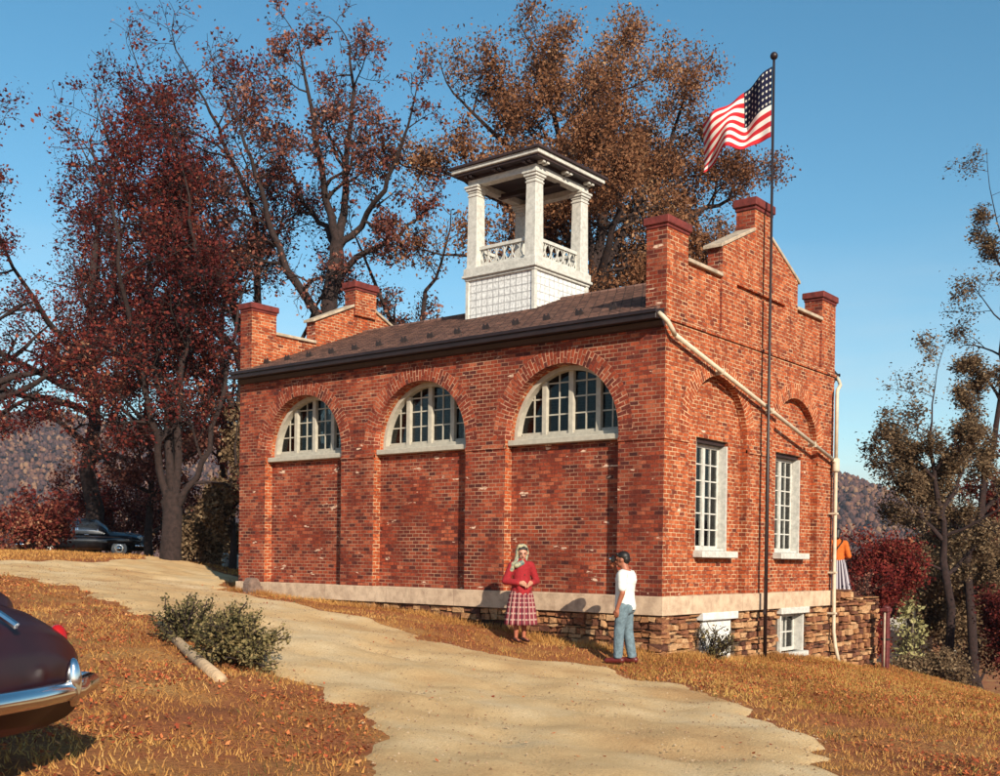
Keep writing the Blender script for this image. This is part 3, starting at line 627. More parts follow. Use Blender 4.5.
for sx_ in (-1, 1):
    for sy_ in (-1, 1):
        cx_, cy_ = CX+sx_*(HA-PW-.01), YC+sy_*(HA-PW-.01); m = MB()
        m.hexa([(cx_-PW, cy_-PW, 7.16), (cx_+PW, cy_-PW, 7.16), (cx_+PW, cy_+PW, 7.16), (cx_-PW, cy_+PW, 7.16)], [(cx_-PW*.88, cy_-PW*.88, 8.86), (cx_+PW*.88, cy_-PW*.88, 8.86), (cx_+PW*.88, cy_+PW*.88, 8.86), (cx_-PW*.88, cy_+PW*.88, 8.86)])
        for o, z0, z1 in ((.02, 8.78, 8.82), (.02, 8.86, 8.91), (.05, 8.91, 8.97), (.075, 8.97, 9.02)): m.box(cx_-PW-o+.02, cx_+PW+o-.02, cy_-PW-o+.02, cy_+PW+o-.02, z0, z1)
        m.box(cx_-PW-.012, cx_+PW+.012, cy_-PW-.012, cy_+PW+.012, 7.161, 7.20)
        m.build('post', M['white'], bel, bevel=.008)
def railing(Mx, name='railing'):
    L_ = HA-2*PW-.015; m = MB()
    m.prism(rect(-L_, L_, 7.58, 7.65), -.045, .045, Mx); m.prism(rect(-L_, L_, 7.21, 7.26), -.03, .03, Mx)
    n = 56
    for ph in (0, PI):
        P = [(-L_+2*L_*i/n, 7.42+.16*math.sin(ph+2*PI*3.0*i/n)) for i in range(n+1)]
        m.prism([(x, z-.02) for x, z in P] + [(x, z+.02) for x, z in P[::-1]], -.012+.004*(ph > 0), .012+.004*(ph > 0), Mx)
    for i in range(7): x = -L_+2*L_*i/6; m.prism(rect(x-.012, x+.012, 7.25, 7.59), -.018, -.006, Mx)
    m.build(name, M['white'], bel)
e_ = HA-PW-.01
railing(Matrix.Translation((CX-e_, YC, 0)) @ ML); railing(Matrix.Translation((CX+e_, YC, 0)) @ ML); railing(Matrix.Translation((CX, YC-e_, 0)) @ MG); railing(Matrix.Translation((CX, YC+e_, 0)) @ MG)
# entablature and roof of the belfry
m = MB()
for o, z0, z1 in ((.0, 9.02, 9.16),):
    for s in (-1, 1):
        m.box(*sorted((CX+s*(HA-.02), CX+s*(HA-.22))), YC-HA+.02, YC+HA-.02, z0, z1)
        m.box(CX-HA+.22, CX+HA-.22, *sorted((YC+s*(HA-.02), YC+s*(HA-.22))), z0, z1)
m.build('entablature', M['white'], bel, bevel=.008)
for k in range(-2, 3, 2):
    for dd in (-.07, .07):
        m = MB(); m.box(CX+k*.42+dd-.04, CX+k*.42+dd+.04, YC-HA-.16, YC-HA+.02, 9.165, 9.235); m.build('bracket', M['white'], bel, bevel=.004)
        m = MB(); m.box(CX-HA-.16, CX-HA+.02, YC+k*.42+dd-.04, YC+k*.42+dd+.04, 9.165, 9.235); m.build('bracket', M['dark_wood'], bel, bevel=.004)  # left side brackets coloured dark for the shade under the overhang
m = MB(); m.box(CX-HA-.20, CX+HA+.20, YC-HA-.20, YC+HA+.20, 9.22, 9.275); m.box(CX-HA+.0, CX+HA-.0, YC-HA+.0, YC+HA-.0, 9.16, 9.22); m.build('soffit', M['dark_wood'], bel)  # dark band below the cornice paints in the overhang's shade
m = MB(); m.box(CX-HA-.25, CX+HA+.25, YC-HA-.25, YC+HA+.25, 9.275, 9.37); m.build('cornice', M['white'], bel, bevel=.01)
m = MB(); o = HA+.30; m.hexa([(CX-o, YC-o, 9.37), (CX+o, YC-o, 9.37), (CX+o, YC+o, 9.37), (CX-o, YC+o, 9.37)], [(CX-o, YC-o, 9.42), (CX+o, YC-o, 9.42), (CX+o, YC+o, 9.42), (CX-o, YC+o, 9.42)])
o2 = .15; m.hexa([(CX-o+.02, YC-o+.02, 9.421), (CX+o-.02, YC-o+.02, 9.421), (CX+o-.02, YC+o-.02, 9.421), (CX-o+.02, YC+o-.02, 9.421)], [(CX-o2, YC-o2, 9.80), (CX+o2, YC-o2, 9.80), (CX+o2, YC+o2, 9.80), (CX-o2, YC+o2, 9.80)])
m.build('belfry_roof', M['dark_wood'], bel)
m = MB(); m.box(CX-.05, CX+.05, YC-.86, YC+.86, 8.98, 9.08); bm_ = m.build('bell_beam', M['dark_wood'], bel)
# ------------------------------------------------------------------ trees and shrubs
class Plant:
    def __init__(s, seed): s.r = np.random.default_rng(seed); s.segs = []; s.tips = []
    def limb(s, P, r0, r1): s.segs.append((np.array(P, float), np.linspace(r0, r1, len(P))))
    def grow(s, p, d, L, r, lv, spread=.75, up=.12, kids=(4, 6), shrink=.58, wob_=.16, leaf_lv=1, kmin=.22):
        g = s.r; n = max(3, int(4+L*.6)); P = [p]; dd = d/np.linalg.norm(d)
        for i in range(n):
            dd = dd + g.normal(0, wob_, 3) + np.array([0, 0, up*.35]); dd /= np.linalg.norm(dd); P.append(P[-1]+dd*L/n)
        P = np.array(P); rr = np.linspace(r, max(r*.25, .006), n+1); s.segs.append((P, rr))
        if lv <= leaf_lv:
            for i in range(1, n+1): s.tips.append((P[i], P[i]-P[i-1]))
        if lv > 0: s.kids(P, rr, L, lv, spread, up, kids, shrink, wob_, leaf_lv, kmin)
    def kids(s, P, rr, L, lv, spread=.75, up=.12, kids=(4, 6), shrink=.58, wob_=.16, leaf_lv=1, kmin=.22):
        g = s.r; n = len(P)-1; k = g.integers(kids[0], kids[1]+1)
        for j in range(k):
            t = kmin+(1-kmin)*(j+g.random())/k; x = min(t*n, n-1e-3); i = int(x); q = P[i]*(1-(x-i))+P[i+1]*(x-i); td = P[i+1]-P[i]; td /= np.linalg.norm(td)
            rd = g.normal(0, 1, 3); rd -= td*rd.dot(td); rd /= np.linalg.norm(rd); dd = td*(1-spread*.55)+rd*spread+np.array([0, 0, up])
            s.grow(q, dd, L*shrink*(1.15-.55*t)*g.uniform(.75, 1.2), rr[i]*.55, lv-1, spread, up, kids, shrink, wob_, leaf_lv, kmin)
    def wood(s, name, mat, parent, minr=.0):
        V, F, o = [], [], 0
        for P, rr in s.segs:
            n = 9 if rr[0] > .12 else (5 if rr[0] > .03 else 3); d = np.gradient(P, axis=0); d /= np.linalg.norm(d, axis=1)[:, None]+1e-9
            a = np.cross(d, np.array([.31, .22, .93])); a /= np.linalg.norm(a, axis=1)[:, None]+1e-9; b = np.cross(d, a); th = np.arange(n)*2*PI/n
            lump = 1+.10*np.sin(th*3+P[0, 0])[None]*(rr[:, None] > .1)
            ring = P[:, None]+np.maximum(rr, minr)[:, None, None]*lump[..., None]*(np.cos(th)[None, :, None]*a[:, None]+np.sin(th)[None, :, None]*b[:, None]); V.append(ring.reshape(-1, 3))
            i = np.arange(len(P)-1)[:, None]*n; k = np.arange(n)[None]; k2 = (k+1) % n
            F.append((np.stack([i+k, i+k2, i+n+k2, i+n+k], -1)+o).reshape(-1)); o += len(P)*n
        return np_mesh(name, np.concatenate(V), np.concatenate(F), 4, mat, parent, smooth=True)
    def leaves(s, name, mat, parent, per=6, size=.12, rad=.25, droop=.0, flat=.0, keep=1.0, pts=None, maxn=60000):
        g = s.r
        if pts is None: pts = np.array([t[0] for t in s.tips])
        if keep < 1: pts = pts[g.random(len(pts)) < keep]
        # clumps: a coarse random field thins the crown unevenly
        c = np.repeat(pts, per, 0)+g.normal(0, rad, (len(pts)*per, 3))-np.array([0, 0, droop])
        if len(c) > maxn: c = c[g.choice(len(c), maxn, replace=False)]
        n = len(c); a = g.normal(0, 1, (n, 3)); a[:, 2] *= (1-flat); a /= np.linalg.norm(a, axis=1)[:, None]; b = g.normal(0, 1, (n, 3)); b[:, 2] *= (1-flat); b -= a*(a*b).sum(1)[:, None]; b /= np.linalg.norm(b, axis=1)[:, None]
        sz = size*(.35+1.25*g.random(n)**1.3)[:, None]; a = a*sz; b = b*sz*.62; nrm = np.cross(a, b)/sz*.35
        V = np.stack([c-a, c-.1*a+b+nrm, c+a, c-.1*a-b+nrm], 1).reshape(-1, 3); F = np.arange(n*4)
        ph = (np.sin(c[:, 0]*.9+g.random()*6)+np.sin(c[:, 1]*1.1+2)+np.sin(c[:, 2]*1.3+1))/6+.5
        return np_mesh(name, V, F, 4, mat, parent, rnd=np.clip(.55*g.random(n)+.45*ph+g.normal(0, .08, n), 0, 1))
def tree(name, label, cat, seed, limbs, leafmat, bark='bark', lv=3, kids=(4, 6), spread=.75, up=.12, shrink=.5, per=6, lsize=.12, rad=.28, keep=1., frac=.55, leaf_lv=1, group=None, extra=None, maxn=60000, droop=0, wob_=.16, flat=0, kmin=.22):
    """limbs: list of (points, r0, r1, sprouts); trunk first"""
    base = limbs[0][0][0]; root = thing(name, label, cat, (base[0], base[1], base[2]), group=group); p = Plant(seed); off = np.array(base)
    for P, r0, r1, sp in limbs:
        P = np.array(P, float)-off; L = np.linalg.norm(np.diff(P, axis=0), axis=1).sum()
        # subdivide with a little natural wobble
        Q = [P[0]]
        for a, b in zip(P, P[1:]):
            for t in (.33, .66, 1.): Q.append(a+(b-a)*t+(p.r.normal(0, .035*np.linalg.norm(b-a), 3) if t < 1 else 0))
        Q = np.array(Q); rr = np.linspace(r0, r1, len(Q)); p.segs.append((Q, rr))
        if sp: p.kids(Q, rr, max(L*frac, 1.2), lv, spread, up, (sp, sp+2), shrink, wob_, leaf_lv, kmin); 
        if sp: p.grow(Q[-1], Q[-1]-Q[-2], L*frac*.5, r1, lv-1, spread, up, kids, shrink, wob_, leaf_lv)
    if extra: extra(p)
    p.wood('trunk', M[bark], root, .008); p.leaves('crown', M[leafmat], root, per, lsize, rad, keep=keep, maxn=maxn, droop=droop, flat=flat); return root
# big many stemmed tree at the left, traced from its place beyond the drive
At = [(3.28,19.28,.25),(3.3,19.28,1.64),(3.3,19.29,2.49)]
tree('maple_tree', 'tall many stemmed tree with maroon leaves left of the house', 'tree', 11, [
 (At, .33, .26, 0),
 ([(3.2,19.31,2.0),(3.0,19.54,3.15),(2.76,19.21,4.06),(2.17,19.19,5.7),(1.4,18.58,7.23),(.64,17.96,8.66),(.54,18.12,10.31)], .13, .035, 9),
 ([(3.28,19.32,2.2),(3.25,19.38,3.45),(3.32,20.16,5.79),(3.5,20.79,7.88),(3.47,20.88,10.06),(3.62,20.72,12.24)], .15, .035, 9),
 ([(3.34,19.24,2.2),(3.4,19.2,4.06),(3.44,19.19,5.87),(3.59,19.03,7.68),(3.44,18.43,9.36),(3.04,18.17,10.98)], .13, .035, 9),
 ([(3.4,19.17,2.1),(3.56,18.96,2.61),(3.99,18.43,3.77),(4.27,18.1,5.65),(4.78,18.29,7.5),(5.32,18.44,9.17)], .12, .03, 7),
 ([(3.32,19.27,2.31),(3.95,20.13,4.16),(4.42,21.19,5.86),(4.6,22.63,7.65),(4.35,24.63,9.18)], .10, .03, 6)],
 'leaf_maroon', 'bark', per=4, lsize=.052, rad=.16, keep=.48, frac=.50, spread=.9, shrink=.58, kids=(5, 6), wob_=.2)
tree('maple_tree', 'broad leaning tree with heavy dark limbs behind the left end of the roof', 'tree', 12, [
 ([(8.11,21.21,-.4),(8.03,21.37,3.22),(7.86,21.62,5.31)], .42, .32, 0),
 ([(7.86,21.62,5.1),(7.61,22.0,7.66),(6.85,23.01,8.86),(6.16,23.12,10.22),(5.22,23.54,11.64),(4.11,23.37,12.74),(3.77,23.84,14.22)], .19, .04, 9),
 ([(7.86,21.62,5.1),(7.78,21.78,8.08),(7.36,22.37,9.92),(7.22,23.4,11.4),(7.24,24.22,12.89),(6.94,24.65,14.49),(6.66,25.05,16.09)], .18, .04, 9),
 ([(7.9,21.57,5.1),(8.12,21.34,8.09),(8.04,21.5,10.87),(7.17,21.04,12.96),(6.37,21.29,14.45),(5.72,21.33,15.57)], .16, .04, 9),
 ([(7.86,21.62,4.9),(7.73,23.47,6.84),(7.56,25.36,8.26),(7.12,27.59,9.37),(6.87,29.58,10.33)], .14, .04, 6),
 ([(7.86,21.62,4.9),(8.3,20.9,6.5),(9.2,20.2,8.6),(9.9,19.9,10.4)], .13, .03, 6)],
 'leaf_maroon', 'bark', per=4, lsize=.052, rad=.16, keep=.48, frac=.50, spread=.9, shrink=.58, kids=(5, 6), wob_=.2)
tree('bare_tree', 'tall thinly leaved tree with bare black branches right behind the middle of the roof', 'tree', 13, [
 ([(6.71,16.48,-.8),(6.75,16.5,5.47),(6.85,16.43,8.3),(6.97,16.31,9.67),(7.03,16.25,10.45)], .30, .21, 0),
 ([(6.78,16.5,6.71),(6.61,16.75,8.2),(6.06,17.49,9.49),(5.78,17.88,10.67),(5.27,17.74,11.8),(4.65,17.76,12.99),(4.46,18.01,14.04)], .16, .03, 8),
 ([(7.03,16.25,10.3),(6.8,16.56,11.68),(6.32,16.4,13.05),(5.84,16.23,14.37),(5.66,16.49,15.88)], .14, .03, 7),
 ([(7.03,16.25,10.3),(7.52,16.46,12.17),(7.91,16.82,13.94),(8.03,16.69,15.54),(7.95,16.82,16.98)], .14, .03, 7),
 ([(7.03,16.24,10.2),(7.48,15.66,10.89),(7.22,14.38,11.68),(7.14,13.68,12.71),(7.0,13.06,13.7)], .12, .03, 6),
 ([(7.03,16.25,10.3),(7.32,17.53,11.3),(7.58,18.85,12.65),(7.26,19.29,13.8)], .11, .03, 6),
 ([(6.97,16.3,9.4),(7.63,15.45,10.15),(8.2,14.72,10.63),(8.74,14.05,11.57)], .12, .03, 6)],
 'leaf_brown', 'bark', per=2, lsize=.055, rad=.11, keep=.55, frac=.50, up=.05, spread=.95, shrink=.58, kids=(4, 6), leaf_lv=1, wob_=.22)
def auto_tree(name, label, cat, seed, x, y, h, cw, leafmat, bark='bark_red', trunk_h=.3, n=8, r0=None, z=None, group=None, ctr=None, **kw):
    g = np.random.default_rng(seed); zb_ = (Hs(x, y) if z is None else z)-.15; r0 = r0 or h*.022; th = h*trunk_h
    top = (x+g.normal(0, .02)*h, y+g.normal(0, .02)*h, zb_+h*.8); L = [([(x, y, zb_), (x+g.normal(0, .1), y+g.normal(0, .1), zb_+th), top], r0, r0*.22, 4)]
    for i in range(n):
        a = 2*PI*(i+g.random()*.7)/n*1.0+seed; f = .0+(i+.5)/n; z0 = zb_+th+(h*.62-th)*f; reach = cw*.5*(1-.35*f)*g.uniform(.7, 1.05); rise = h*g.uniform(.10, .26)*(1.0 if f < .7 else 1.3)
        p0 = np.array([x+(top[0]-x)*f, y+(top[1]-y)*f, z0]); e = p0+np.array([math.cos(a)*reach, math.sin(a)*reach, rise]); mid = (p0+e)/2+np.array([0, 0, -rise*.12])
        L.append(([tuple(p0), tuple(mid), tuple(e)], r0*.42, r0*.10, g.integers(3, 6)))
    return tree(name, label, cat, seed, L, leafmat, bark, group=group, **kw)
tree('oak_tree', 'broad orange brown leaved tree filling the sky behind the belfry', 'tree', 21, [
 ([(14.44,11.32,-2.8),(14.41,11.46,5.34),(14.37,11.57,8.38)], .48, .36, 0),
 ([(14.37,11.57,8.38),(12.84,11.98,10.79),(10.87,12.92,12.08),(8.96,13.77,12.66)], .20, .05, 7),
 ([(14.37,11.57,8.4),(13.84,12.32,11.41),(12.24,12.81,13.74),(11.04,14.41,15.36)], .20, .05, 7),
 ([(14.37,11.57,8.4),(14.15,11.93,12.1),(14.44,13.26,15.18),(14.02,13.85,17.43)], .20, .05, 7),
 ([(14.37,11.57,8.4),(14.5,11.47,12.1),(14.71,11.25,14.82),(14.88,11.08,17.2)], .20, .05, 7),
 ([(14.37,11.57,8.38),(14.87,10.98,11.44),(16.56,10.48,14.18),(16.99,9.97,16.2)], .18, .05, 7),
 ([(14.37,11.56,8.04),(15.08,10.7,10.76),(17.19,9.63,12.6),(18.9,8.8,13.6)], .18, .05, 6),
 ([(14.37,11.56,7.7),(14.04,10.39,9.2),(14.08,8.9,9.9),(14.17,7.3,10.3)], .15, .04, 6),
 ([(14.37,11.56,7.7),(13.03,11.69,9.48),(11.25,12.38,10.01),(9.24,13.35,10.03)], .15, .04, 5),
 ([(14.37,11.57,8.38),(12.8,10.03,10.55),(12.17,9.24,12.07),(11.4,9.39,13.47)], .15, .04, 5),
 ([(14.37,11.57,8.38),(17.15,12.95,12.31),(19.52,13.21,14.83),(19.52,13.25,16.2)], .15, .04, 5)],
 'leaf_orange', 'bark', per=9, lsize=.050, rad=.22, keep=.95, frac=.50, spread=.95, shrink=.6, kids=(5, 6), maxn=150000, wob_=.2)
auto_tree('bare_tree', 'small nearly bare tree with tangled twigs between belfry and black limbed tree', 'tree', 22, 9.9, 15.2, 13.0, 7.0, 'leaf_brown', 'bark', trunk_h=.35, n=9, per=1, lsize=.06, rad=.14, keep=.4, frac=.55, spread=.9, wob_=.24, kids=(4, 6))
# farther trees at the left, beyond the crest of the drive
LT = [(27, 9.3, 34.3, 19.5, 13, 'leaf_maroon', 'tall maroon tree at the far left behind the parked black car'),
      (28, 9.2, 29.7, 9.0, 7.0, 'leaf_brown', 'pinkish brown tree just behind the many stemmed tree, left of its trunk'),
      (29, 12.8, 29.9, 13.5, 9.0, 'leaf_maroon', 'dark crowned tree between the many stemmed tree and the house, farther off'),
      (30, 3.4, 32.4, 17.0, 10.0, 'leaf_maroon', 'dark red tree outermost at the left, its crown over the drive'),
      (31, 15.4, 24.8, 13.0, 8.0, 'leaf_brown', 'brown tree low behind the far chimney of the house')]
for sd, x, y, h, w_, lm, lab in LT:
    auto_tree('maple_tree', lab, 'tree', sd, x, y, h, w_, lm, bark='bark', per=5, lsize=.058, rad=.18, frac=.6, spread=.9, keep=.62, kids=(4, 6), wob_=.2, group='trees beyond the drive')
def shrub(label, seed, x, y, h, w_, lm, name='shrub', n=16, per=8, lsize=.075, rad=.12, z=None, group=None, lv=2, keep=1., frac=.55, maxn=14000, stem=.018):
    g = np.random.default_rng(seed); zb_ = (Hs(x, y) if z is None else z)-.04; L = []
    for i in range(n):
        a = g.random()*2*PI; rr = w_*.5*math.sqrt(g.random()); hh = h*g.uniform(.6, 1.0)*(1-.35*(rr/(w_*.5))**2); e = (x+math.cos(a)*rr, y+math.sin(a)*rr, zb_+hh*.85)
        L.append(([(x+math.cos(a)*rr*.2, y+math.sin(a)*rr*.2, zb_), (x+math.cos(a)*rr*.7, y+math.sin(a)*rr*.7, zb_+hh*.45), e], stem, stem*.35, 3))
    return tree(name, label, 'shrub', seed, L, lm, 'bark', lv=lv, kids=(3, 4), per=per, lsize=lsize, rad=rad, frac=frac, keep=keep, group=group, maxn=maxn)
shrub('low dark green bush with a spindly top shoot, left of its pair beside the drive', 41, -7.45, 2.75, .34, .24, 'leaf_green', n=8, lsize=.021, rad=.032, per=4, stem=.006, frac=.20)
shrub('rounder fuller dark green bush, right one of the pair beside the drive', 42, -7.76, 1.26, .44, .42, 'leaf_green', n=17, lsize=.021, rad=.036, per=6, stem=.006, frac=.20)
# undergrowth along the crest at the left
US = [(51, 4.3, 29.4, 2.4, 2.8, 'leaf_maroon', 'low reddish thicket at the left edge beside the parked black car'), (52, 11.9, 35.9, 4.6, 6.0, 'leaf_maroon', 'dull red thicket right behind the parked black car'),
      (53, 5.0, 21.0, 1.7, 1.6, 'leaf_olive', 'low olive brown bush right beside the many stemmed trunk'), (54, 9.9, 25.4, 1.6, 1.8, 'leaf_olive', 'low olive bush at the far corner of the house'),
      (55, 14.8, 42.0, 6.0, 8.0, 'leaf_brown', 'brown thicket far behind the many stemmed tree'), (56, 13.6, 33.8, 3.6, 5.0, 'leaf_maroon', 'dark thicket between the many stemmed tree and the house')]
for sd, x, y, h, w_, lm, lab in US: shrub(lab, sd, x, y, h, w_, lm, n=18, per=6, lsize=.06, rad=.18, frac=.45, stem=.03, group='thickets along the crest')
# dark trunk between two white posts by the far corner
auto_tree('ivy_tree', 'slim dark tree hugging the far left corner of the house', 'tree', 33, 5.0, 18.7, 5.0, 1.3, 'leaf_olive', 'bark', trunk_h=.22, n=7, r0=.15, per=4, lsize=.06, rad=.12, frac=.5, kids=(3, 4), keep=.7)
# right hand side, on the falling ground
tree('locust_tree', 'flat topped dark olive tree standing right of the house below the hill', 'tree', 61, [
 ([(16.47,.39,-3.7),(16.45,.51,.73),(16.36,.66,2.49),(16.22,.87,3.95),(16.26,.84,4.77)], .13, .03, 4),
 ([(16.43,.54,1.32),(15.95,1.19,2.25),(15.24,1.3,2.73),(14.52,1.43,3.32)], .08, .03, 4), ([(16.39,.6,1.9),(17.23,.36,3.12),(18.05,.12,3.92)], .09, .03, 5),
 ([(16.31,.74,3.07),(16.05,1.3,3.75),(15.5,1.7,4.2)], .06, .02, 4), ([(16.43,.53,.44),(15.54,.87,.72),(14.69,1.16,.86)], .05, .02, 3), ([(16.4,.5,0.2),(17.3,.0,1.0),(18.0,-.4,1.4)], .07, .02, 4), ([(16.3,.7,3.4),(16.0,.2,4.0),(16.5,-.3,4.4)], .06, .02, 4)],
 'leaf_olive', 'bark_red', per=9, lsize=.042, rad=.13, frac=.62, spread=.95, lv=3, kids=(3, 5), leaf_lv=1, flat=.5, up=.0)
tree('locust_tree', 'taller dark olive tree at the right edge with a few bare shoots above it', 'tree', 62, [
 ([(19.97,.76,-4.2),(19.94,.89,.75),(20.31,.46,3.64),(20.61,.12,5.89),(20.67,.09,8.13),(20.73,.05,10.37)], .15, .03, 5),
 ([(20.31,.46,3.64),(20.06,.82,4.92),(19.47,.78,5.8)], .08, .02, 4), ([(20.61,.12,5.89),(20.32,.51,6.59),(19.51,.75,6.87)], .06, .02, 4), ([(20.71,.06,9.73),(20.5,.36,10.69),(19.81,.45,11.3)], .05, .015, 3),
 ([(20.0,.8,2.0),(20.9,-.2,3.2),(21.6,-.9,4.0)], .09, .03, 5), ([(20.0,.8,1.2),(19.2,1.5,2.3),(18.7,2.0,3.1)], .08, .03, 5), ([(19.95,.85,-.5),(20.8,.2,.6),(21.3,-.4,1.2)], .08, .03, 5)],
 'leaf_olive', 'bark_red', per=8, lsize=.042, rad=.13, frac=.5, spread=.95, lv=3, kids=(3, 5), flat=.5, up=.0)
RT = [(63, 13.0, 1.75, 4.0, 4.0, 'leaf_red', 'bright crimson small tree just right of the house'),
      (64, 22.6, 2.2, 6.6, 4.4, 'leaf_olive', 'dull brown tree between the crimson tree and the flat topped one'),
      (65, 26.9, 3.0, 8.2, 5.5, 'leaf_olive', 'dark brown tree low behind the flat topped tree'),
      (66, 16.4, -1.6, 3.6, 2.0, 'leaf_maroon', 'thin dark red tree in the lower right corner'),
      (67, 26.2, 1.0, 10.0, 6.0, 'leaf_maroon', 'dark red brown tree at the right edge below the tall locust'),
      (68, 28.6, 9.4, 6.5, 6.0, 'leaf_maroon', 'reddish tree far behind the crimson one'),
      (69, 38.3, 7.6, 7.5, 8.0, 'leaf_maroon', 'wide dark red tree low on the slope beyond the cottage'),
      (70, 33.0, 4.2, 7.5, 6.0, 'leaf_olive', 'olive brown tree right beside the cottage')]
for sd, x, y, h, w_, lm, lab in RT:
    auto_tree('maple_tree' if 'olive' not in lm else 'ash_tree', lab, 'tree', sd, x, y, h, w_, lm, trunk_h=.22 if sd in (63, 66) else .38, n=10, per=7 if sd != 63 else 9, lsize=.055 if sd not in (63, 66) else .042, rad=.17, frac=.6, spread=.9, lv=3, kids=(3, 5), keep=.9, maxn=40000, group='trees on the slope right of the house')
shrub('tangle of crimson leaves growing behind the dry stone wall', 71, 11.0, .9, 1.4, .9, 'leaf_red', n=11, per=7, lsize=.05, rad=.11, z=-2.0, stem=.02)
shrub('pale yellow green bush below the crimson tree', 72, 15.8, 1.3, 4.4, .9, 'leaf_yellow', n=6, per=3, lsize=.06, rad=.10, z=-3.4, stem=.03, keep=.45)
shrub('dark low bush at the foot of the slope under the flat topped tree', 73, 14.1, .1, 1.1, 2.4, 'leaf_olive', n=16, per=6, lsize=.04, rad=.09, stem=.02)
shrub('small weedy bush against the boarded basement opening', 74, 1.25, -.22, .26, .26, 'leaf_green', n=6, per=3, lsize=.022, rad=.03, stem=.005, keep=.7, frac=.3)
shrub('pinkish dry grass clump on top of the dry stone wall', 75, 9.1, .05, .10, .4, 'leaf_brown', n=9, per=3, lsize=.025, rad=.03, z=-.10, stem=.005, frac=.12, lv=1)
# ------------------------------------------------------------------ hills
def hill_mat():
    m, t, b = newmat('wooded_hillside'); b.inputs['Roughness'].default_value = 1; b.inputs['Specular IOR Level'].default_value = 0
    tcn = N(t, 'TexCoord'); n = N(t, 'TexNoise', i_Scale=.035, i_Detail=8.0, i_Roughness=.7); t.links.new(tcn.outputs['Object'], n.inputs[0])
    r = ramp(t, [(.3, (.05,.032,.035)), (.45, (.09,.05,.045)), (.58, (.13,.07,.05)), (.72, (.18,.10,.065))]); t.links.new(n.outputs['Fac'], r.inputs[0])
    n2 = N(t, 'TexVoronoi', i_Scale=.16); t.links.new(tcn.outputs['Object'], n2.inputs['Vector']); r2 = ramp(t, [(0, (1.3,1.2,1.15)), (.7, (.45,.4,.45))]); t.links.new(n2.outputs['Distance'], r2.inputs[0])
    t.links.new(mixc(t, r.outputs[0], r2.outputs[0], .7, 'MULTIPLY'), b.inputs['Base Color']); return m
M['hill'] = hill_mat()
M['far_leaf'] = leaf_mat('far_autumn_canopy', [(0,(.035,.024,.026)),(.4,(.085,.045,.040)),(.75,(.14,.068,.045)),(1,(.21,.12,.07))], 0)
def hill(name, D, az0, az1, prof, depth, n=260, seed=0, lab=''):
    """ridge as seen from the place: azimuth (deg) -> ridge height; a real wooded mound with rough canopy"""
    az = np.radians(np.linspace(az0, az1, n)); g = np.random.default_rng(seed); hh = np.interp(np.linspace(0, 1, n), [p[0] for p in prof], [p[1] for p in prof])
    rows = 150; V = []
    for j in range(rows):
        t = j/(rows-1); d = D-depth*.5+depth*t; s = math.sin(PI*min(t*1.0, 1))**.8 if 0 < t < 1 else 0
        jit = (g.normal(0, 1.0, n)*1.3 + 3*np.sin(az*310+j*.9)*np.sin(az*147-j*.6))*(s > .05)
        V.append(np.stack([-16+np.cos(az)*d, -9.8+np.sin(az)*d, -12+(hh+12)*s+jit], -1))
    V = np.array(V); idx = np.arange(rows*n).reshape(rows, n); F = np.stack([idx[:-1,:-1], idx[:-1,1:], idx[1:,1:], idx[1:,:-1]], -1).reshape(-1)
    # wooded canopy: thousands of far crowns that read as one mass
    m_ = 45000; vis = V[4:rows//2+8].reshape(-1, 3); c = vis[g.choice(len(vis), m_)]+g.normal(0, 3.0, (m_, 3))*[1, 1, .35]+[0, 0, 1.2]; r = g.uniform(1.1, 2.5, m_)
    O = np.array([(0,0,1.15),(.9,0,.35),(.28,.86,.35),(-.73,.53,.35),(-.73,-.53,.35),(.28,-.86,.35),(.6,.4,-.6),(-.25,.7,-.6),(-.7,0,-.6),(-.2,-.7,-.6),(.6,-.4,-.6)]); T_ = [(0,1,2),(0,2,3),(0,3,4),(0,4,5),(0,5,1),(1,6,2),(2,6,7),(2,7,3),(3,7,8),(3,8,4),(4,8,9),(4,9,5),(5,9,10),(5,10,1),(1,10,6)]
    P = c[:, None]+O[None]*r[:, None, None]*g.uniform(.7, 1.3, (m_, 11, 1)); FF = (np.array(T_).reshape(-1)[None]+11*np.arange(m_)[:, None]).reshape(-1)
    tag(np_mesh('far_forest', P.reshape(-1, 3), FF, 3, M['far_leaf'], rnd=np.repeat(g.random(m_), 15)), lab, 'forest', kind='stuff')
    return tag(np_mesh(name, V.reshape(-1, 3), F, 4, M['hill']), kind='structure')
hill('wooded_hill', 900, 32, -45, [(0, 76), (.078, 74), (.122, 64), (.151, 50), (.174, 35), (.218, 24), (.31, 15), (.52, 12), (.75, 26), (1, 20)], 600, n=800, seed=4, lab='autumn woods covering the hill to the right of the house')
hill('wooded_hill', 1100, 84, 40, [(0, 60), (.3, 95), (.5, 120), (.75, 90), (1, 60)], 800, n=420, seed=5, lab='hazy autumn woods covering the hill at the left behind the trees')
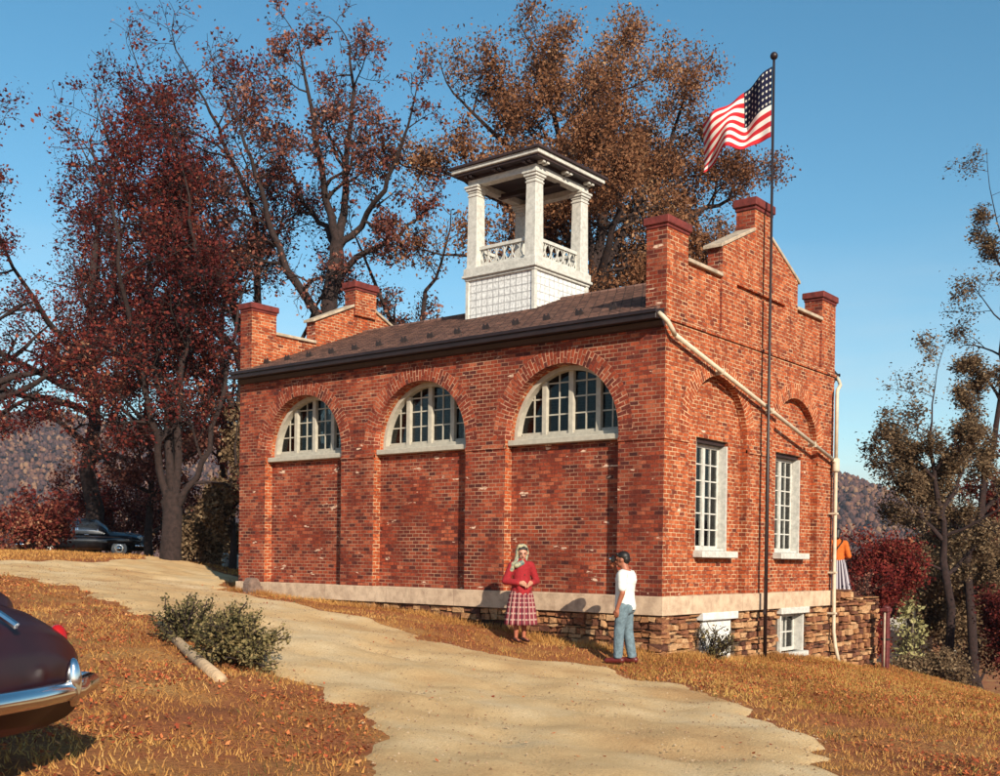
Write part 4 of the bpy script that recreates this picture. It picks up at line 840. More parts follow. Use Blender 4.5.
# ------------------------------------------------------------------ dry stone wall and terrace right of the house
wz = lambda a: -.02-.05*math.sin(a*3)-(max(0, a-9.0)*.30)
t_ = thing('dry_stone_wall', 'rough dry stone retaining wall joined to the right end of the house', 'wall', (0, 0, 0))
link('stone_facing', stones(BW+.03, 9.75, .02, lambda a: Hs(a, -.1), Matrix.Translation((0, -.02, 0)) @ MG, seed=9, proud=.13, hs=(.06, .15), ws=(.12, .34), depth=.35, topz=wz), M['rubble'], t_)
link('stone_facing', stones(-.1, 3.0, .0, lambda a: -1.9, Matrix.Translation((9.72, 0, 0)) @ Matrix.Diagonal((-1, 1, 1, 1)) @ ML, seed=10, proud=.1, hs=(.04, .12), ws=(.10, .32), depth=.35, topz=lambda a: -.28), M['rubble'], t_)
m = MB(); m.prism([(BW-.2, -3.0), (9.6, -3.0), (9.6, -.32), (9.0, -.14), (BW-.2, -.10)], .12, .36, MG); m.build('core', M['mortar'], t_)
m = MB(); m.prism([(BW-.3, -2.5), (9.55, -2.5), (9.55, -.30), (BW-.3, -.28)], .33, 9.0, MG); tag(m.build('terrace', M['ground']), kind='structure')
# gate post at the end of the wall
M['red_post'] = plain('dark_red_painted_post', (.17,.03,.028), .6, .5, 9, bmp=.4)
px, py = 9.2, -.50; pz = Hs(px, py); h_ = .627-(606-563)/1093*25.5-pz
t_ = thing('gate_post', 'dark red wooden gate post with iron strap at the end of the stone wall', 'post', (px, py, pz))
m = MB(); m.box(-.075, .075, -.075, .075, -.3, h_-.14); m.build('post', M['red_post'], t_, bevel=.012)
m = MB(); m.box(-.15, .13, -.10, .10, h_-.14, h_-.06); m.lathe([(.10, h_-.06), (.09, h_-.02), (.03, h_)], 14); m.build('cap', M['red_post'], t_, bevel=.01)
m = MB(); m.box(-.085, .085, -.085, .085, h_*.45, h_*.45+.05); m.box(.08, .20, -.02, .02, h_*.45+.01, h_*.45+.04); m.build('iron_strap', M['iron'], t_, bevel=.004)
m = MB(); m.tube([(-.14, -.02, h_-.16), (-.15, -.02, .02)], .022, 8); m.build('side_rod', M['coping'], t_, smooth=True)
# small white posts and a stump by the far corner
M['stub'] = plain('grey_brown_stone', (.26,.17,.13), .95, .5, 6, bmp=.8)
for x, y, lab in ((7.64, 22.65, 'short white post left of the slim dark tree by the far corner'), (7.95, 22.3, 'short white post right of the slim dark tree, nearest the brick corner')):
    z = Hs(x, y); m = MB(); m.box(-.09, .09, -.09, .09, -.2, .48); m.hexa([(-.11,-.11,.48),(.11,-.11,.48),(.11,.11,.48),(-.11,.11,.48)], [(-.02,-.02,.60),(.02,-.02,.60),(.02,.02,.60),(-.02,.02,.60)])
    o = m.build('white_post', M['white'], bevel=.01); o.location = (x, y, z); tag(o, lab, 'post', 'short white posts by the drive')
z = Hs(-.35, 10.9); m = MB()
m.prism([(-.22, -.3), (.24, -.3), (.21, .30), (.12, .44), (-.1, .46), (-.2, .32)], -.16, .16, MG); m.prism([(.20, -.3), (.46, -.3), (.42, .12), (.36, .22), (.24, .2)], -.12, .14, MG)
o = m.build('stone_block', M['stub'], bevel=.03); o.scale = (.8, .8, .8); o.location = (-.30, 10.75, z); tag(o, 'rough grey stone guard block leaning at the far foot of the brick wall', 'stone')
# pale curb log
g_ = np.random.default_rng(3)
LP = [(-7.0, 4.05), (-7.45, 3.1), (-7.9, 2.1), (-8.3, 1.2), (-8.75, .2)]
m = MB(); m.tube([(x, y, Hs(x, y)+.05) for x, y in LP], [.045, .06, .065, .07, .07], 10); M['log'] = plain('bleached_log', (.58,.40,.24), .9, .4, 11, bmp=.5)
tag(m.build('curb_log', M['log'], smooth=True), 'long bleached log edging the grass beside the two green bushes', 'log')
# ------------------------------------------------------------------ little white house down the slope
hx, hy = 35.0, 9.1; hz = -4.2; t_ = thing('cottage', 'small white porched cottage half hidden among the trees at the right', 'house', (hx, hy, hz), R(22))
m = MB(); m.box(-2.2, 2.2, -2, 2, -1.0, 2.6); w_ = m.build('wall', M['white'], t_)
m = MB(); m.prism([(-2.3, 2.6), (2.3, 2.6), (0, 4.0)], -2.6, 2.6, ML); m.build('roof', M['dark_wood'], t_)
for a in (-1.8, -.6, .6, 1.8):
    m = MB(); m.box(a-.09, a+.09, -3.1, -2.92, -1, 2.2); m.build('porch_post', M['white'], t_)
m = MB(); m.box(-2.4, 2.4, -3.25, -2.0, 2.2, 2.35); m.build('porch_roof', M['dark_wood'], t_)
for a in (-1.3, 1.3):
    for zz in (1.9,):
        m = MB(); m.box(a-.35, a+.35, -2.04, -2.0, zz-1.0, zz+.0); f_ = m.build('window', M['dark_wood'], t_)
        m = MB(); m.box(a-.03, a+.03, -2.06, -2.041, zz-1, zz); m.box(a-.35, a+.35, -2.062, -2.042, zz-.53, zz-.47); m.build('glazing_bars', M['white'], f_)
# two slender posts in front of the trees at the right
for x, y, h_, lab in ((16.9, 1.5, 2.6, 'slender pale post standing free in the dark below the crimson leaves'),):
    z = Hs(x, y); m = MB(); m.tube([(0, 0, -.2), (.02, 0, h_)], [.06, .045], 8); m.box(-.25, .25, -.03, .03, h_-.3, h_-.24); o = m.build('clothes_post', M['coping'], smooth=False); o.location = (x, y, z); tag(o, lab, 'post')
# ------------------------------------------------------------------ flagpole and flag
PX, PY = 3.50, -.21; pz = Hs(PX, PY)
fp = thing('flagpole', 'tall dark steel flagpole rising in front of the gable wall', 'flagpole', (PX, PY, pz))
m = MB(); m.tube([(0, 0, -.2), (0, 0, 4.0), (0, 0, 4.02), (0, 0, 10.35-pz)], [.038, .036, .030, .024], 14); m.build('pole', M['pole'], fp, smooth=True)
M['gold'] = plain('gilt_ball', (.55,.38,.12), .35, metal=1)
m = MB(); m.ball((0, 0, 10.42-pz), .075, 16, 12); m.build('finial', M['pole'], fp, smooth=True)
m = MB(); m.tube([(-.045, -.01, .9), (-.05, -.012, 5.5), (-.035, -.01, 10.28-pz)], .006, 6); m.build('halyard', M['iron'], fp)
m = MB(); m.box(-.07, -.03, -.02, .02, .88, .98); m.build('cleat', M['iron'], fp)
def flag_mat():
    m, t, b = newmat('flag_cloth'); b.inputs['Roughness'].default_value = .8; b.inputs['Specular IOR Level'].default_value = .15
    u = N(t, 'UVMap'); s = N(t, 'SeparateXYZ'); t.links.new(u.outputs[0], s.inputs[0])
    a = N(t, 'Math', operation='MULTIPLY'); a.inputs[1].default_value = 13.0; t.links.new(s.outputs[1], a.inputs[0])
    f = N(t, 'Math', operation='FLOOR'); t.links.new(a.outputs[0], f.inputs[0]); md = N(t, 'Math', operation='MODULO'); md.inputs[1].default_value = 2.0; t.links.new(f.outputs[0], md.inputs[0])
    c = mixc(t, (.58,.03,.04), (.80,.76,.70), md.outputs[0])
    x = N(t, 'Math', operation='LESS_THAN'); x.inputs[1].default_value = .40; t.links.new(s.outputs[0], x.inputs[0]); y = N(t, 'Math', operation='GREATER_THAN'); y.inputs[1].default_value = 6/13; t.links.new(s.outputs[1], y.inputs[0])
    an = N(t, 'Math', operation='MULTIPLY'); t.links.new(x.outputs[0], an.inputs[0]); t.links.new(y.outputs[0], an.inputs[1])
    c = mixc(t, c, (.010,.011,.038), an.outputs[0]); t.links.new(c, b.inputs['Base Color'])
    tr = N(t, 'BsdfTranslucent'); t.links.new(c, tr.inputs[0]); mx_ = N(t, 'MixShader'); mx_.inputs[0].default_value = .3; o = t.nodes['Material Output']
    t.links.new(b.outputs[0], mx_.inputs[1]); t.links.new(tr.outputs[0], mx_.inputs[2]); t.links.new(mx_.outputs[0], o.inputs[0]); return m
ft = thing('flag', 'american flag with red and white stripes blowing left from the top of the pole', 'flag', (PX, PY, 8.86))
FH, FL = 1.36, 2.15
hd = np.array([-.40, .92]); hd /= np.linalg.norm(hd); pn = np.array([hd[1], -hd[0]])
def fpt(u, v):
    """u along the fly 0..1, v up the hoist 0..1"""
    s = u*FL*(.64-.03*u); sag = -.46*u**1.15-.80*u*v*(1-.3*u)-.06*math.sin(u*7+v*1.5)*u
    wv = .24*math.sin(u*8.2-v*2.2)*min(1, u*2.5)+.09*math.sin(u*17+v*3.5)*min(1, u*3)+.12*u*math.sin(v*5)
    return Vector((hd[0]*(s+.03)+pn[0]*wv, hd[1]*(s+.03)+pn[1]*wv, v*FH+sag+.05*math.sin(u*11+v*2)*u))
nu, nv = 70, 40; bm = bmesh.new(); uvl = bm.loops.layers.uv.new('UVMap'); G_ = [[bm.verts.new(fpt(i/nu, j/nv)) for j in range(nv+1)] for i in range(nu+1)]
for i in range(nu):
    for j in range(nv):
        f = bm.faces.new((G_[i][j], G_[i+1][j], G_[i+1][j+1], G_[i][j+1])); f.smooth = True
        for l, (a, b) in zip(f.loops, ((i, j), (i+1, j), (i+1, j+1), (i, j+1))): l[uvl].uv = (a/nu, b/nv)
me = bpy.data.meshes.new('cloth'); bm.to_mesh(me); bm.free(); cl = link('cloth', me, flag_mat(), ft)
md_ = cl.modifiers.new('thick', 'SOLIDIFY'); md_.thickness = .006; md_.offset = 0
bm = bmesh.new()
for r in range(6):
    for c in range(8):
        u0, v0 = (.40)*(c+.5)/8, 6/13+(7/13)*(r+.5)/6; p = fpt(u0, v0); du = (fpt(u0+.01, v0)-p).normalized(); dv = (fpt(u0, v0+.01)-p).normalized(); nn = du.cross(dv).normalized()
        for s in (-1, 1):
            vs = [bm.verts.new(p+nn*s*.007+(du*math.cos(PI/2+k*PI/5)+dv*math.sin(PI/2+k*PI/5))*(.033 if k % 2 == 0 else .014)) for k in range(10)]; cv = bm.verts.new(p+nn*s*.008)
            for k in range(10): bm.faces.new((cv, vs[k], vs[(k+1) % 10]))
me = bpy.data.meshes.new('stars'); bm.to_mesh(me); bm.free(); link('stars', me, M['white'], ft)
# ------------------------------------------------------------------ cars
def car(label, paint, loc, rz, fast=False, scale=1.0, lv=1):
    """rounded late 1940s sedan, nose to +x"""
    t_ = thing('parked_car', label, 'car', loc, rz)
    X = np.array([-2.50,-2.42,-2.2,-1.9,-1.5,-1.0,-.4,.2,.8,1.2,1.6,2.0,2.25,2.38,2.42]); 
    TOP = np.array([.62,.80,.92,.98,1.0,1.0,.99,.98,.98,.98,.96,.90,.82,.72,.60]); HW = np.array([.62,.74,.83,.88,.91,.92,.92,.92,.90,.88,.86,.82,.76,.66,.56])
    xs = np.interp(np.linspace(0, 1, 57), np.linspace(0, 1, 15), X); tp = np.interp(xs, X, TOP); hw = np.interp(xs, X, HW)
    def sm(a):
        b = a.copy()
        for _ in range(3): b[1:-1] = (b[:-2]+2*b[1:-1]+b[2:])/4
        return b
    tp, hw = sm(tp), sm(hw); rows = []
    for x, tz, w in zip(xs, tp, hw):
        sec = []
        wheel = 0
        for xc in (-1.42, 1.42):
            if abs(x-xc) < .37: wheel = max(wheel, math.sqrt(max(0, .37**2-(x-xc)**2)))
        zb_ = max(.24, .33+wheel-.0) if wheel > 0 else .24
        for a in range(13):
            th = -PI/2+PI*a/12*1.0; c, s = math.cos(th), math.sin(th); n = 3.0
            cc, ss = abs(c)**(2/n), math.copysign(abs(s)**(2/n), s); zc = (tz+.24)/2; hh = (tz-.24)/2; z = zc+hh*ss; yb = w*cc
            z = max(z, zb_) if yb > .55*w else z
            hood_in = 1-.10*max(0, (z-.72)/.3)
            sec.append((yb*hood_in, z+(.05*(1-(yb/w)**2) if a > 8 else 0)))
        rows.append([Vector((x, -y, z)) for y, z in sec] + [Vector((x, y, z)) for y, z in sec[::-1]][1:])
    m = MB(); V = m.grid(rows); m.bm.faces.new(V[0]); m.bm.faces.new(V[-1][::-1])
    body = m.build('body', paint, t_, smooth=True)
    # greenhouse
    gx = np.linspace(-2.15 if fast else -1.75, 1.05, 34)
    def roof(x):
        f0, f1 = (-2.15, -.55) if fast else (-1.75, -.85)
        if x < f1: return .97+.60*math.sin(PI/2*(x-f0)/(f1-f0))**(1.0 if fast else .8)
        if x > .25: return .97+.60*math.cos(PI/2*min(1, (x-.25)/.80))**.85
        return 1.57+.02*math.cos(x*2)
    def gs(x, a, off=0):
        h = roof(x)-.97; wb = float(np.interp(x, X, HW))*.90; th = PI*a; c, s = math.cos(th), math.sin(th)
        yy = wb*math.copysign(abs(c)**.55, c)*(1-.20*abs(s)**1.5*1.0)*(min(1, h/.2+.25)**.4); z = .93+(h+.04)*abs(s)**.8
        q = Vector((x, yy, z)); n = Vector((0, c*.8, s)).normalized(); return q+n*off
    m = MB(); m.grid([[gs(x, a/24) for a in range(25)] for x in gx]); m.build('roof', paint, t_, smooth=True)
    def patch(xa, xb, a0, a1, name, mat, off=.008, nx=10, na=6):
        m = MB(); m.grid([[gs(xa+(xb-xa)*i/nx, a0+(a1-a0)*j/na, off) for j in range(na+1)] for i in range(nx+1)]); return m.build(name, mat, t_, smooth=True)
    for a0, a1 in ((.055, .25), (.945, .75)):
        for xa, xb in ((-1.0, -.28), (-.18, .55)):
            patch(xa-.035, xb+.035, a0*.9+.1*0 if a0 < .5 else 1-(1-a0)*.9, a1, 'window_trim', M['chrome'], .006); patch(xa, xb, a0, a1, 'side_window', M['carglass'], .012)
    patch(.42, .98, .22, .78, 'windshield', M['carglass'], .014); 
    if fast: patch(-1.62, -1.08, .27, .73, 'window_trim', M['chrome'], .006); patch(-1.58, -1.12, .29, .71, 'rear_window', M['carglass'], .014)
    else: patch(-1.62, -1.15, .27, .73, 'rear_window', M['carglass'], .012)
    # rear fenders and front fenders
    for s in (-1, 1):
        m = MB(); m.ball((-1.5, s*.80, .62), (.66, .19, .30), 20, 12); m.build('fender', paint, t_, smooth=True)
        m = MB(); m.ball((1.45, s*.74, .66), (.82, .20, .25), 20, 12); m.build('fender', paint, t_, smooth=True)
    for xc in (-1.42, 1.42):
        for s in (-1, 1):
            Mw = Matrix.Translation((xc, s*.80, .34)) @ Matrix.Rotation(-s*PI/2, 4, 'X')
            m = MB(); m.lathe([(.22, -.09), (.32, -.09), (.34, -.05), (.34, .05), (.32, .09), (.26, .10)], 28, Mw); w_ = m.build('wheel', M['rubber'], t_, smooth=False)
            m = MB(); m.lathe([(.215, .095), (.30, .101), (.30, .108), (.215, .108)], 28, Mw); m.build('whitewall', M['white'], w_)
            m = MB(); m.lathe([(.21, .06), (.21, .105), (.15, .112), (.10, .10), (.09, .135), (.0001, .145)], 28, Mw); m.build('rim', M['chrome'], w_, smooth=True)
    for xb, nm in ((2.46, 'bumper'), (-2.54, 'bumper')):
        s = 1 if xb > 0 else -1; m = MB()
        m.tube([(xb-s*.42, -.90, .46), (xb-s*.10, -.82, .45), (xb+s*.04, -.45, .45), (xb+s*.07, 0, .45), (xb+s*.04, .45, .45), (xb-s*.10, .82, .45), (xb-s*.42, .90, .46)], .065, 10)
        for q in (-.38, .38): m.ball((xb+s*.07, q, .50), (.05, .05, .15), 10, 8)
        m.build(nm, M['chrome'], t_, smooth=True)
    m = MB(); 
    for z in (.50, .58, .66, .73): m.tube([(2.39-.02, -.46, z), (2.45, 0, z), (2.39-.02, .46, z)], .018, 8)
    m.build('grille', M['chrome'], t_, smooth=True)
    for s in (-1, 1):
        m = MB(); m.ball((2.20, s*.66, .78), (.12, .11, .11), 14, 10); h_ = m.build('headlight', M['headglass'], t_, smooth=True)
        m = MB(); m.lathe([(.115, -.02), (.13, .0), (.115, .03)], 18, Matrix.Translation((2.22, s*.66, .78)) @ Matrix.Rotation(PI/2, 4, 'Y')); m.build('headlight_ring', M['chrome'], h_)
        m = MB(); m.ball((-2.33, s*.64, .74), (.06, .06, .09), 12, 8); m.build('tail_light', M['tail'], t_, smooth=True)
        m = MB(); m.tube([(-2.0, s*.925, .80), (-1.0, s*.945, .82), (.6, s*.935, .82), (1.9, s*.86, .80)], .014, 6); m.build('side_trim', M['chrome'], t_)
        m = MB(); m.tube([(.08, s*.95, .90), (.24, s*.95, .90)], .018, 8); m.build('door_handle', M['chrome'], t_)
    # panel gaps
    def seam(pts):
        m = MB(); m.tube(pts, .006, 6); m.build('panel_gap', M['black_paint'], t_)
    tz_ = lambda x, w=0.0: float(np.interp(x, xs, tp))+.045*(1-min(1, (w/.9))**2)+.004
    for s in (-1, 1):
        for xd in (-1.02, -.24, .72): seam([(xd, s*float(np.interp(xd, X, HW))*.985+s*.006, z) for z in (.30, .45, .6, .75, .88)])
    if fast:
        m = MB(); m.tube([(-2.50, 0, .86), (-2.3, 0, .98), (-2.05, 0, 1.04), (-1.7, 0, 1.27)], .022, 8); m.build('trunk_trim', M['chrome'], t_)
    m = MB(); m.box(2.2, 1.0, -.012, .012, .98, 1.03) if False else m.tube([(1.0, 0, 1.03), (1.7, 0, 1.02), (2.15, 0, .93), (2.36, 0, .80)], .014, 6); m.build('hood_trim', M['chrome'], t_)
    return t_
M['carglass'] = plain('car_window', (.02,.022,.025), .04, spec=1.0); M['headglass'] = plain('headlight_glass', (.65,.62,.55), .1, spec=.8); M['tail'] = plain('tail_lens', (.4,.01,.01), .2)
M['maroon_paint'] = plain('maroon_car_paint', (.030,.005,.006), .3, .35, 3, spec=.5, bmp=.02); M['black_paint'] = plain('black_car_paint', (.008,.009,.012), .18, spec=.7)
cx0, cy0 = 8.6, 33.5
car('shiny black sedan with whitewall tyres parked beyond the crest of the drive', M['black_paint'], (cx0, cy0, Hs(cx0, cy0)), R(-38), False)
cx1, cy1 = -14.06, -1.40
car('dark maroon fastback sedan with chrome trim nearest the camera at lower left', M['maroon_paint'], (cx1, cy1, Hs(cx1, cy1)-.02), R(118), True)
# ------------------------------------------------------------------ people
def cone(bm, p0, p1, r0, r1, seg=16, ring=10, sq=(1, 1)):
    p0, p1 = Vector(p0), Vector(p1); d = p1-p0; q = d.to_track_quat('Z', 'Y').to_matrix() if d.length > 1e-6 else Matrix.Identity(3)
    g = bmesh.ops.create_uvsphere(bm, u_segments=seg, v_segments=ring, radius=1)
    for v in g['verts']:
        c = v.co.copy(); r = r1 if c.z > 0 else r0
        v.co = (p1 if c.z > 1e-6 else p0) + q @ Vector((c.x*r*sq[0], c.y*r*sq[1], c.z*r))
def blob(name, prims, mat, parent, voxel=.009, smooth=3, cut=None):
    """prims: ('c', p0, p1, r0, r1) tapered limb or ('e', centre, radii[, rotation]) ; merged into one skin"""
    bm = bmesh.new()
    for p in prims:
        if p[0] == 'c':
            for a, b, ra, rb in zip(p[1][:-1], p[1][1:], p[2][:-1], p[2][1:]): cone(bm, a, b, ra, rb)
        else:
            g = bmesh.ops.create_uvsphere(bm, u_segments=20, v_segments=14, radius=1); Rm = Matrix.Rotation(R(p[3][1]), 3, p[3][0]) if len(p) > 3 else Matrix.Identity(3)
            for v in g['verts']: v.co = Rm @ Vector((v.co.x*p[2][0], v.co.y*p[2][1], v.co.z*p[2][2])) + Vector(p[1])
    me = bpy.data.meshes.new('tmp'); bm.to_mesh(me); bm.free(); o = bpy.data.objects.new('tmp', me); COL.objects.link(o)
    r = o.modifiers.new('r', 'REMESH'); r.mode = 'VOXEL'; r.voxel_size = voxel; r.adaptivity = 0
    if smooth: s = o.modifiers.new('s', 'SMOOTH'); s.iterations = smooth; s.factor = .5
    dg = bpy.context.evaluated_depsgraph_get(); me2 = bpy.data.meshes.new_from_object(o.evaluated_get(dg)); bpy.data.objects.remove(o)
    if cut:
        b2 = bmesh.new(); b2.from_mesh(me2)
        for co, no in cut:
            geo = b2.verts[:]+b2.edges[:]+b2.faces[:]; rr = bmesh.ops.bisect_plane(b2, geom=geo, plane_co=co, plane_no=no, clear_outer=True)
            ed = [e for e in rr['geom_cut'] if isinstance(e, bmesh.types.BMEdge)]
            try: bmesh.ops.holes_fill(b2, edges=ed, sides=0)
            except Exception: pass
        b2.to_mesh(me2); b2.free()
    for p in me2.polygons: p.use_smooth = True
    me2.name = name; return link(name, me2, mat, parent)
M['skin'] = plain('skin', (.55,.26,.17), .55, .1, 30); M['skin_tan'] = plain('tanned_skin', (.38,.13,.07), .55, .1, 30); M['hair'] = plain('dark_hair', (.015,.009,.007), .5, .4, 40); M['lip'] = plain('lips', (.35,.05,.04), .5); M['eye'] = plain('eye', (.02,.012,.01), .2)
M['red_wool'] = plain('red_wool_jacket', (.34,.012,.018), .9, .25, 30, bmp=.3); M['tee'] = plain('white_tee_shirt', (.80,.78,.72), .85, .12, 11, bmp=.9); M['denim'] = plain('faded_denim', (.17,.24,.28), .9, .45, 12, bmp=1.0)
M['shoe_red'] = plain('oxblood_leather', (.14,.02,.018), .4, .3, 20); M['shoe_dark'] = plain('dark_leather', (.05,.015,.012), .4); M['stocking'] = plain('tan_stockings', (.42,.13,.07), .6, .15, 20)
M['orange_wool'] = plain('orange_jacket', (.66,.14,.015), .9, .3, 25, bmp=.3); M['scarf'] = plain('patterned_scarf', (.50,.42,.24), .7, col2=(.05,.12,.13), scale=13); M['camera_body'] = plain('black_camera', (.012,.012,.012), .35); M['strap'] = plain('dark_strap', (.03,.015,.012), .6)
M['paper'] = plain('folded_paper', (.70,.62,.40), .8)
def cloth_mat(name, base, stripe, dark, plaid=True, nx=26, nz=9):
    m, t, b = newmat(name); b.inputs['Roughness'].default_value = .9; b.inputs['Specular IOR Level'].default_value = .1
    u = N(t, 'UVMap'); s = N(t, 'SeparateXYZ'); t.links.new(u.outputs[0], s.inputs[0])
    def band(sock, n, w):
        a = N(t, 'Math', operation='MULTIPLY'); a.inputs[1].default_value = n; t.links.new(sock, a.inputs[0]); f = N(t, 'Math', operation='FRACT'); t.links.new(a.outputs[0], f.inputs[0]); l = N(t, 'Math', operation='LESS_THAN'); l.inputs[1].default_value = w; t.links.new(f.outputs[0], l.inputs[0]); return l.outputs[0]
    c = mixc(t, base, stripe, band(s.outputs[0], nx, .30 if plaid else .42))
    if plaid: c = mixc(t, c, stripe, band(s.outputs[1], nz, .26)); c = mixc(t, c, dark, band(s.outputs[0], nx*.5, .18))
    t.links.new(c, b.inputs['Base Color']); return m
def skirt(name, mat, parent, prof, pleats=14, amp=.02, off=(0, 0)):
    """prof: (z, rx, ry, dx, dy)"""
    bm = bmesh.new(); uvl = bm.loops.layers.uv.new('UVMap'); n = 96; rows = []
    for i in range(25):
        t = i/24; z, rx, ry, dx_, dy_ = [float(np.interp(t, np.linspace(0, 1, len(prof)), [p[k] for p in prof])) for k in range(5)]
        rows.append([(bm.verts.new((off[0]+dx_+(rx+amp*t*math.sin(a*pleats+.8*math.sin(a*3)))*math.cos(a), off[1]+dy_+(ry+amp*t*math.sin(a*pleats+.8*math.sin(a*3)))*math.sin(a), z)), t) for a in (2*PI*k/n for k in range(n))])
    for a, b in zip(rows, rows[1:]):
        for k in range(n):
            f = bm.faces.new((a[k][0], a[(k+1) % n][0], b[(k+1) % n][0], b[k][0])); f.smooth = True
            for l, (uu, vv) in zip(f.loops, ((k, a[0][1]), (k+1, a[0][1]), (k+1, b[0][1]), (k, b[0][1]))): l[uvl].uv = (uu/n, vv)
    bm.faces.new([v[0] for v in rows[0]][::-1]); me = bpy.data.meshes.new(name); bm.to_mesh(me); bm.free(); o = link(name, me, mat, parent)
    s = o.modifiers.new('thick', 'SOLIDIFY'); s.thickness = .008; return o
def hand(wr, d, palm_n, thumb, L=.18, curl=.5):
    """prims for a five finger hand: wrist point, direction, palm normal, thumb side"""
    wr, d, pn_, th = Vector(wr), Vector(d).normalized(), Vector(palm_n).normalized(), Vector(thumb).normalized(); out_ = [('c', [wr, wr+d*.045], [.024, .032])]
    k0 = wr+d*.085
    out_ += [('c', [wr+d*.02+th*s_*.018, k0+th*s_*.030], [.020, .016]) for s_ in (-1, 0, 1)]
    for i, (s_, l) in enumerate(((1, .068), (.35, .078), (-.33, .073), (-1, .055))):
        a = k0+th*s_*.032; b = a+(d*math.cos(curl*.6)+pn_*math.sin(curl*.6))*l*.5; c = b+(d*math.cos(curl*1.5)+pn_*math.sin(curl*1.5))*l*.5; out_.append(('c', [a, b, c], [.0105, .0095, .008]))
    a = wr+d*.03+th*.022; b = a+(th*.75+d*.7).normalized()*.04+pn_*.008; c = b+(d*.9+th*.2+pn_*.3).normalized()*.035; out_.append(('c', [a, b, c], [.014, .012, .009])); return out_
def head(c, yaw=0, pitch=0, s=1.0):
    """head prims (face towards +y turned by yaw deg), centre c"""
    c = Vector(c); Rm = Matrix.Rotation(R(yaw), 3, 'Z') @ Matrix.Rotation(R(pitch), 3, 'X'); q = lambda x, y, z: c+Rm @ (Vector((x, y, z))*s); k = s
    P = [('e', q(0, -.008, .02), (.076*k, .094*k, .10*k), ('Z', yaw)), ('e', q(0, .022, -.05), (.056*k, .066*k, .066*k), ('Z', yaw)), ('c', [q(0, .055, -.095), q(0, .062, -.088)], [.024*k, .020*k]),
         ('c', [q(0, .088, .012), q(0, .108, -.028)], [.009*k, .014*k]), ('c', [q(-.016, .092, -.03), q(.016, .092, -.03)], [.009*k, .009*k]), ('c', [q(-.035, .077, .025), q(.035, .077, .025)], [.014*k, .014*k]),
         ('c', [q(-.020, .083, -.062), q(.020, .083, -.062)], [.009*k, .009*k]), ('e', q(-.078, -.005, -.01), (.012*k, .022*k, .032*k)), ('e', q(.078, -.005, -.01), (.012*k, .022*k, .032*k))]
    return P, q
def face_bits(q, body, k=1.0):
    for s in (-1, 1):
        m = MB(); m.ball(q(s*.031, .084, .004), .0085*k, 10, 8); m.build('eye', M['eye'], body, smooth=True)
        m = MB(); m.tube([q(s*.014, .094, .026), q(s*.032, .094, .030), q(s*.050, .082, .024)], .0025*k, 6); m.build('eyebrow', M['hair'], body)
    m = MB(); m.tube([q(-.022, .089, -.060), q(0, .096, -.058), q(.022, .089, -.060)], [.003, .0065, .003], 8); m.build('lips', M['lip'], body, smooth=True)
# --- woman in red: local frame faces +y
wx, wy = -.81, 2.43; wzv = Hs(wx, wy)+.0
w = thing('person', 'woman in red jacket, plaid skirt and head scarf before the brick side wall', 'person', (wx, wy, wzv), R(150), scale=1.035)
HP, q = head((0, .03, 1.535), yaw=-14, pitch=-14, s=1.04)
hl, hr = (-.13, .17, 1.02), (.11, .19, 1.02)
sk = HP+[('c', [(0, -.01, 1.33), (0, .015, 1.47)], [.056, .05]), ('c', [(0, 0, .90), (0, 0, 1.08), (0, -.01, 1.28), (0, -.01, 1.34)], [.135, .115, .125, .08]), ('c', [(-.15, -.01, 1.31), (.15, -.01, 1.31)], [.06, .06])]
for s in (-1, 1):
    hnd = Vector(hl if s < 0 else hr); el = Vector((s*.27, -.03, 1.06)); sh = Vector((s*.165, -.01, 1.315)); sk.append(('c', [sh, el, hnd], [.052, .040, .027])); sk += hand(hnd, (-s*.75, .55, -.15), (0, -.35, -1), (0, .2, 1), curl=.7)
    fx = s*.085; fy = .02 if s > 0 else -.05
    sk.append(('c', [(s*.08, 0, .88), (s*.085, fy+.01, .48), (fx, fy-.02, .30), (fx, fy-.03, .09)], [.085, .056, .050, .034])); sk.append(('c', [(fx, fy-.04, .055), (fx+s*.012, fy+.12, .035)], [.036, .026]))
body = blob('body', sk, M['stocking'], w, .008, 2)
# face and hands keep their own skin colour by material slot
def skin_slots(o, mat, test):
    o.data.materials.append(mat); me = o.data
    for p in me.polygons:
        if test(p.center): p.material_index = 1
skin_slots(body, M['skin'], lambda c: c.z > .85)
face_bits(q, body, 1.04)
jk = [('c', [(0, 0, .86), (0, 0, .98), (0, 0, 1.12), (0, -.01, 1.27), (0, -.01, 1.34)], [.185, .170, .150, .155, .10]), ('c', [(-.155, -.01, 1.315), (.155, -.01, 1.315)], [.082, .082]), ('c', [(0, 0, 1.34), (0, .01, 1.41)], [.085, .07])]
for s in (-1, 1):
    hnd = Vector(hl if s < 0 else hr); el = Vector((s*.285, -.03, 1.05)); jk.append(('c', [Vector((s*.17, -.01, 1.315)), el, el+(hnd-el)*.88], [.075, .066, .052]))
jk.append(('c', [(-.10, .12, .98), (-.08, .13, .90)], [.05, .05])); jk.append(('c', [(.10, .12, .98), (.08, .13, .90)], [.05, .05]))
jo = blob('jacket', jk, M['red_wool'], body, .011, 3, cut=[((0, 0, .80), (0, 0, -1))])
for zz in (.92, 1.04, 1.16): 
    m = MB(); m.ball((0, .165-.02*(zz > 1.1), zz), .013, 10, 8); m.build('button', M['shoe_dark'], jo)
skirt('skirt', cloth_mat('plaid_wool', (.17,.03,.04), (.34,.20,.17), (.03,.010,.02), True, 30, 9), body, [(.93, .15, .14, 0, 0), (.84, .19, .17, 0, 0), (.62, .23, .20, 0, 0), (.30, .27, .23, 0, 0)], 13, .022)
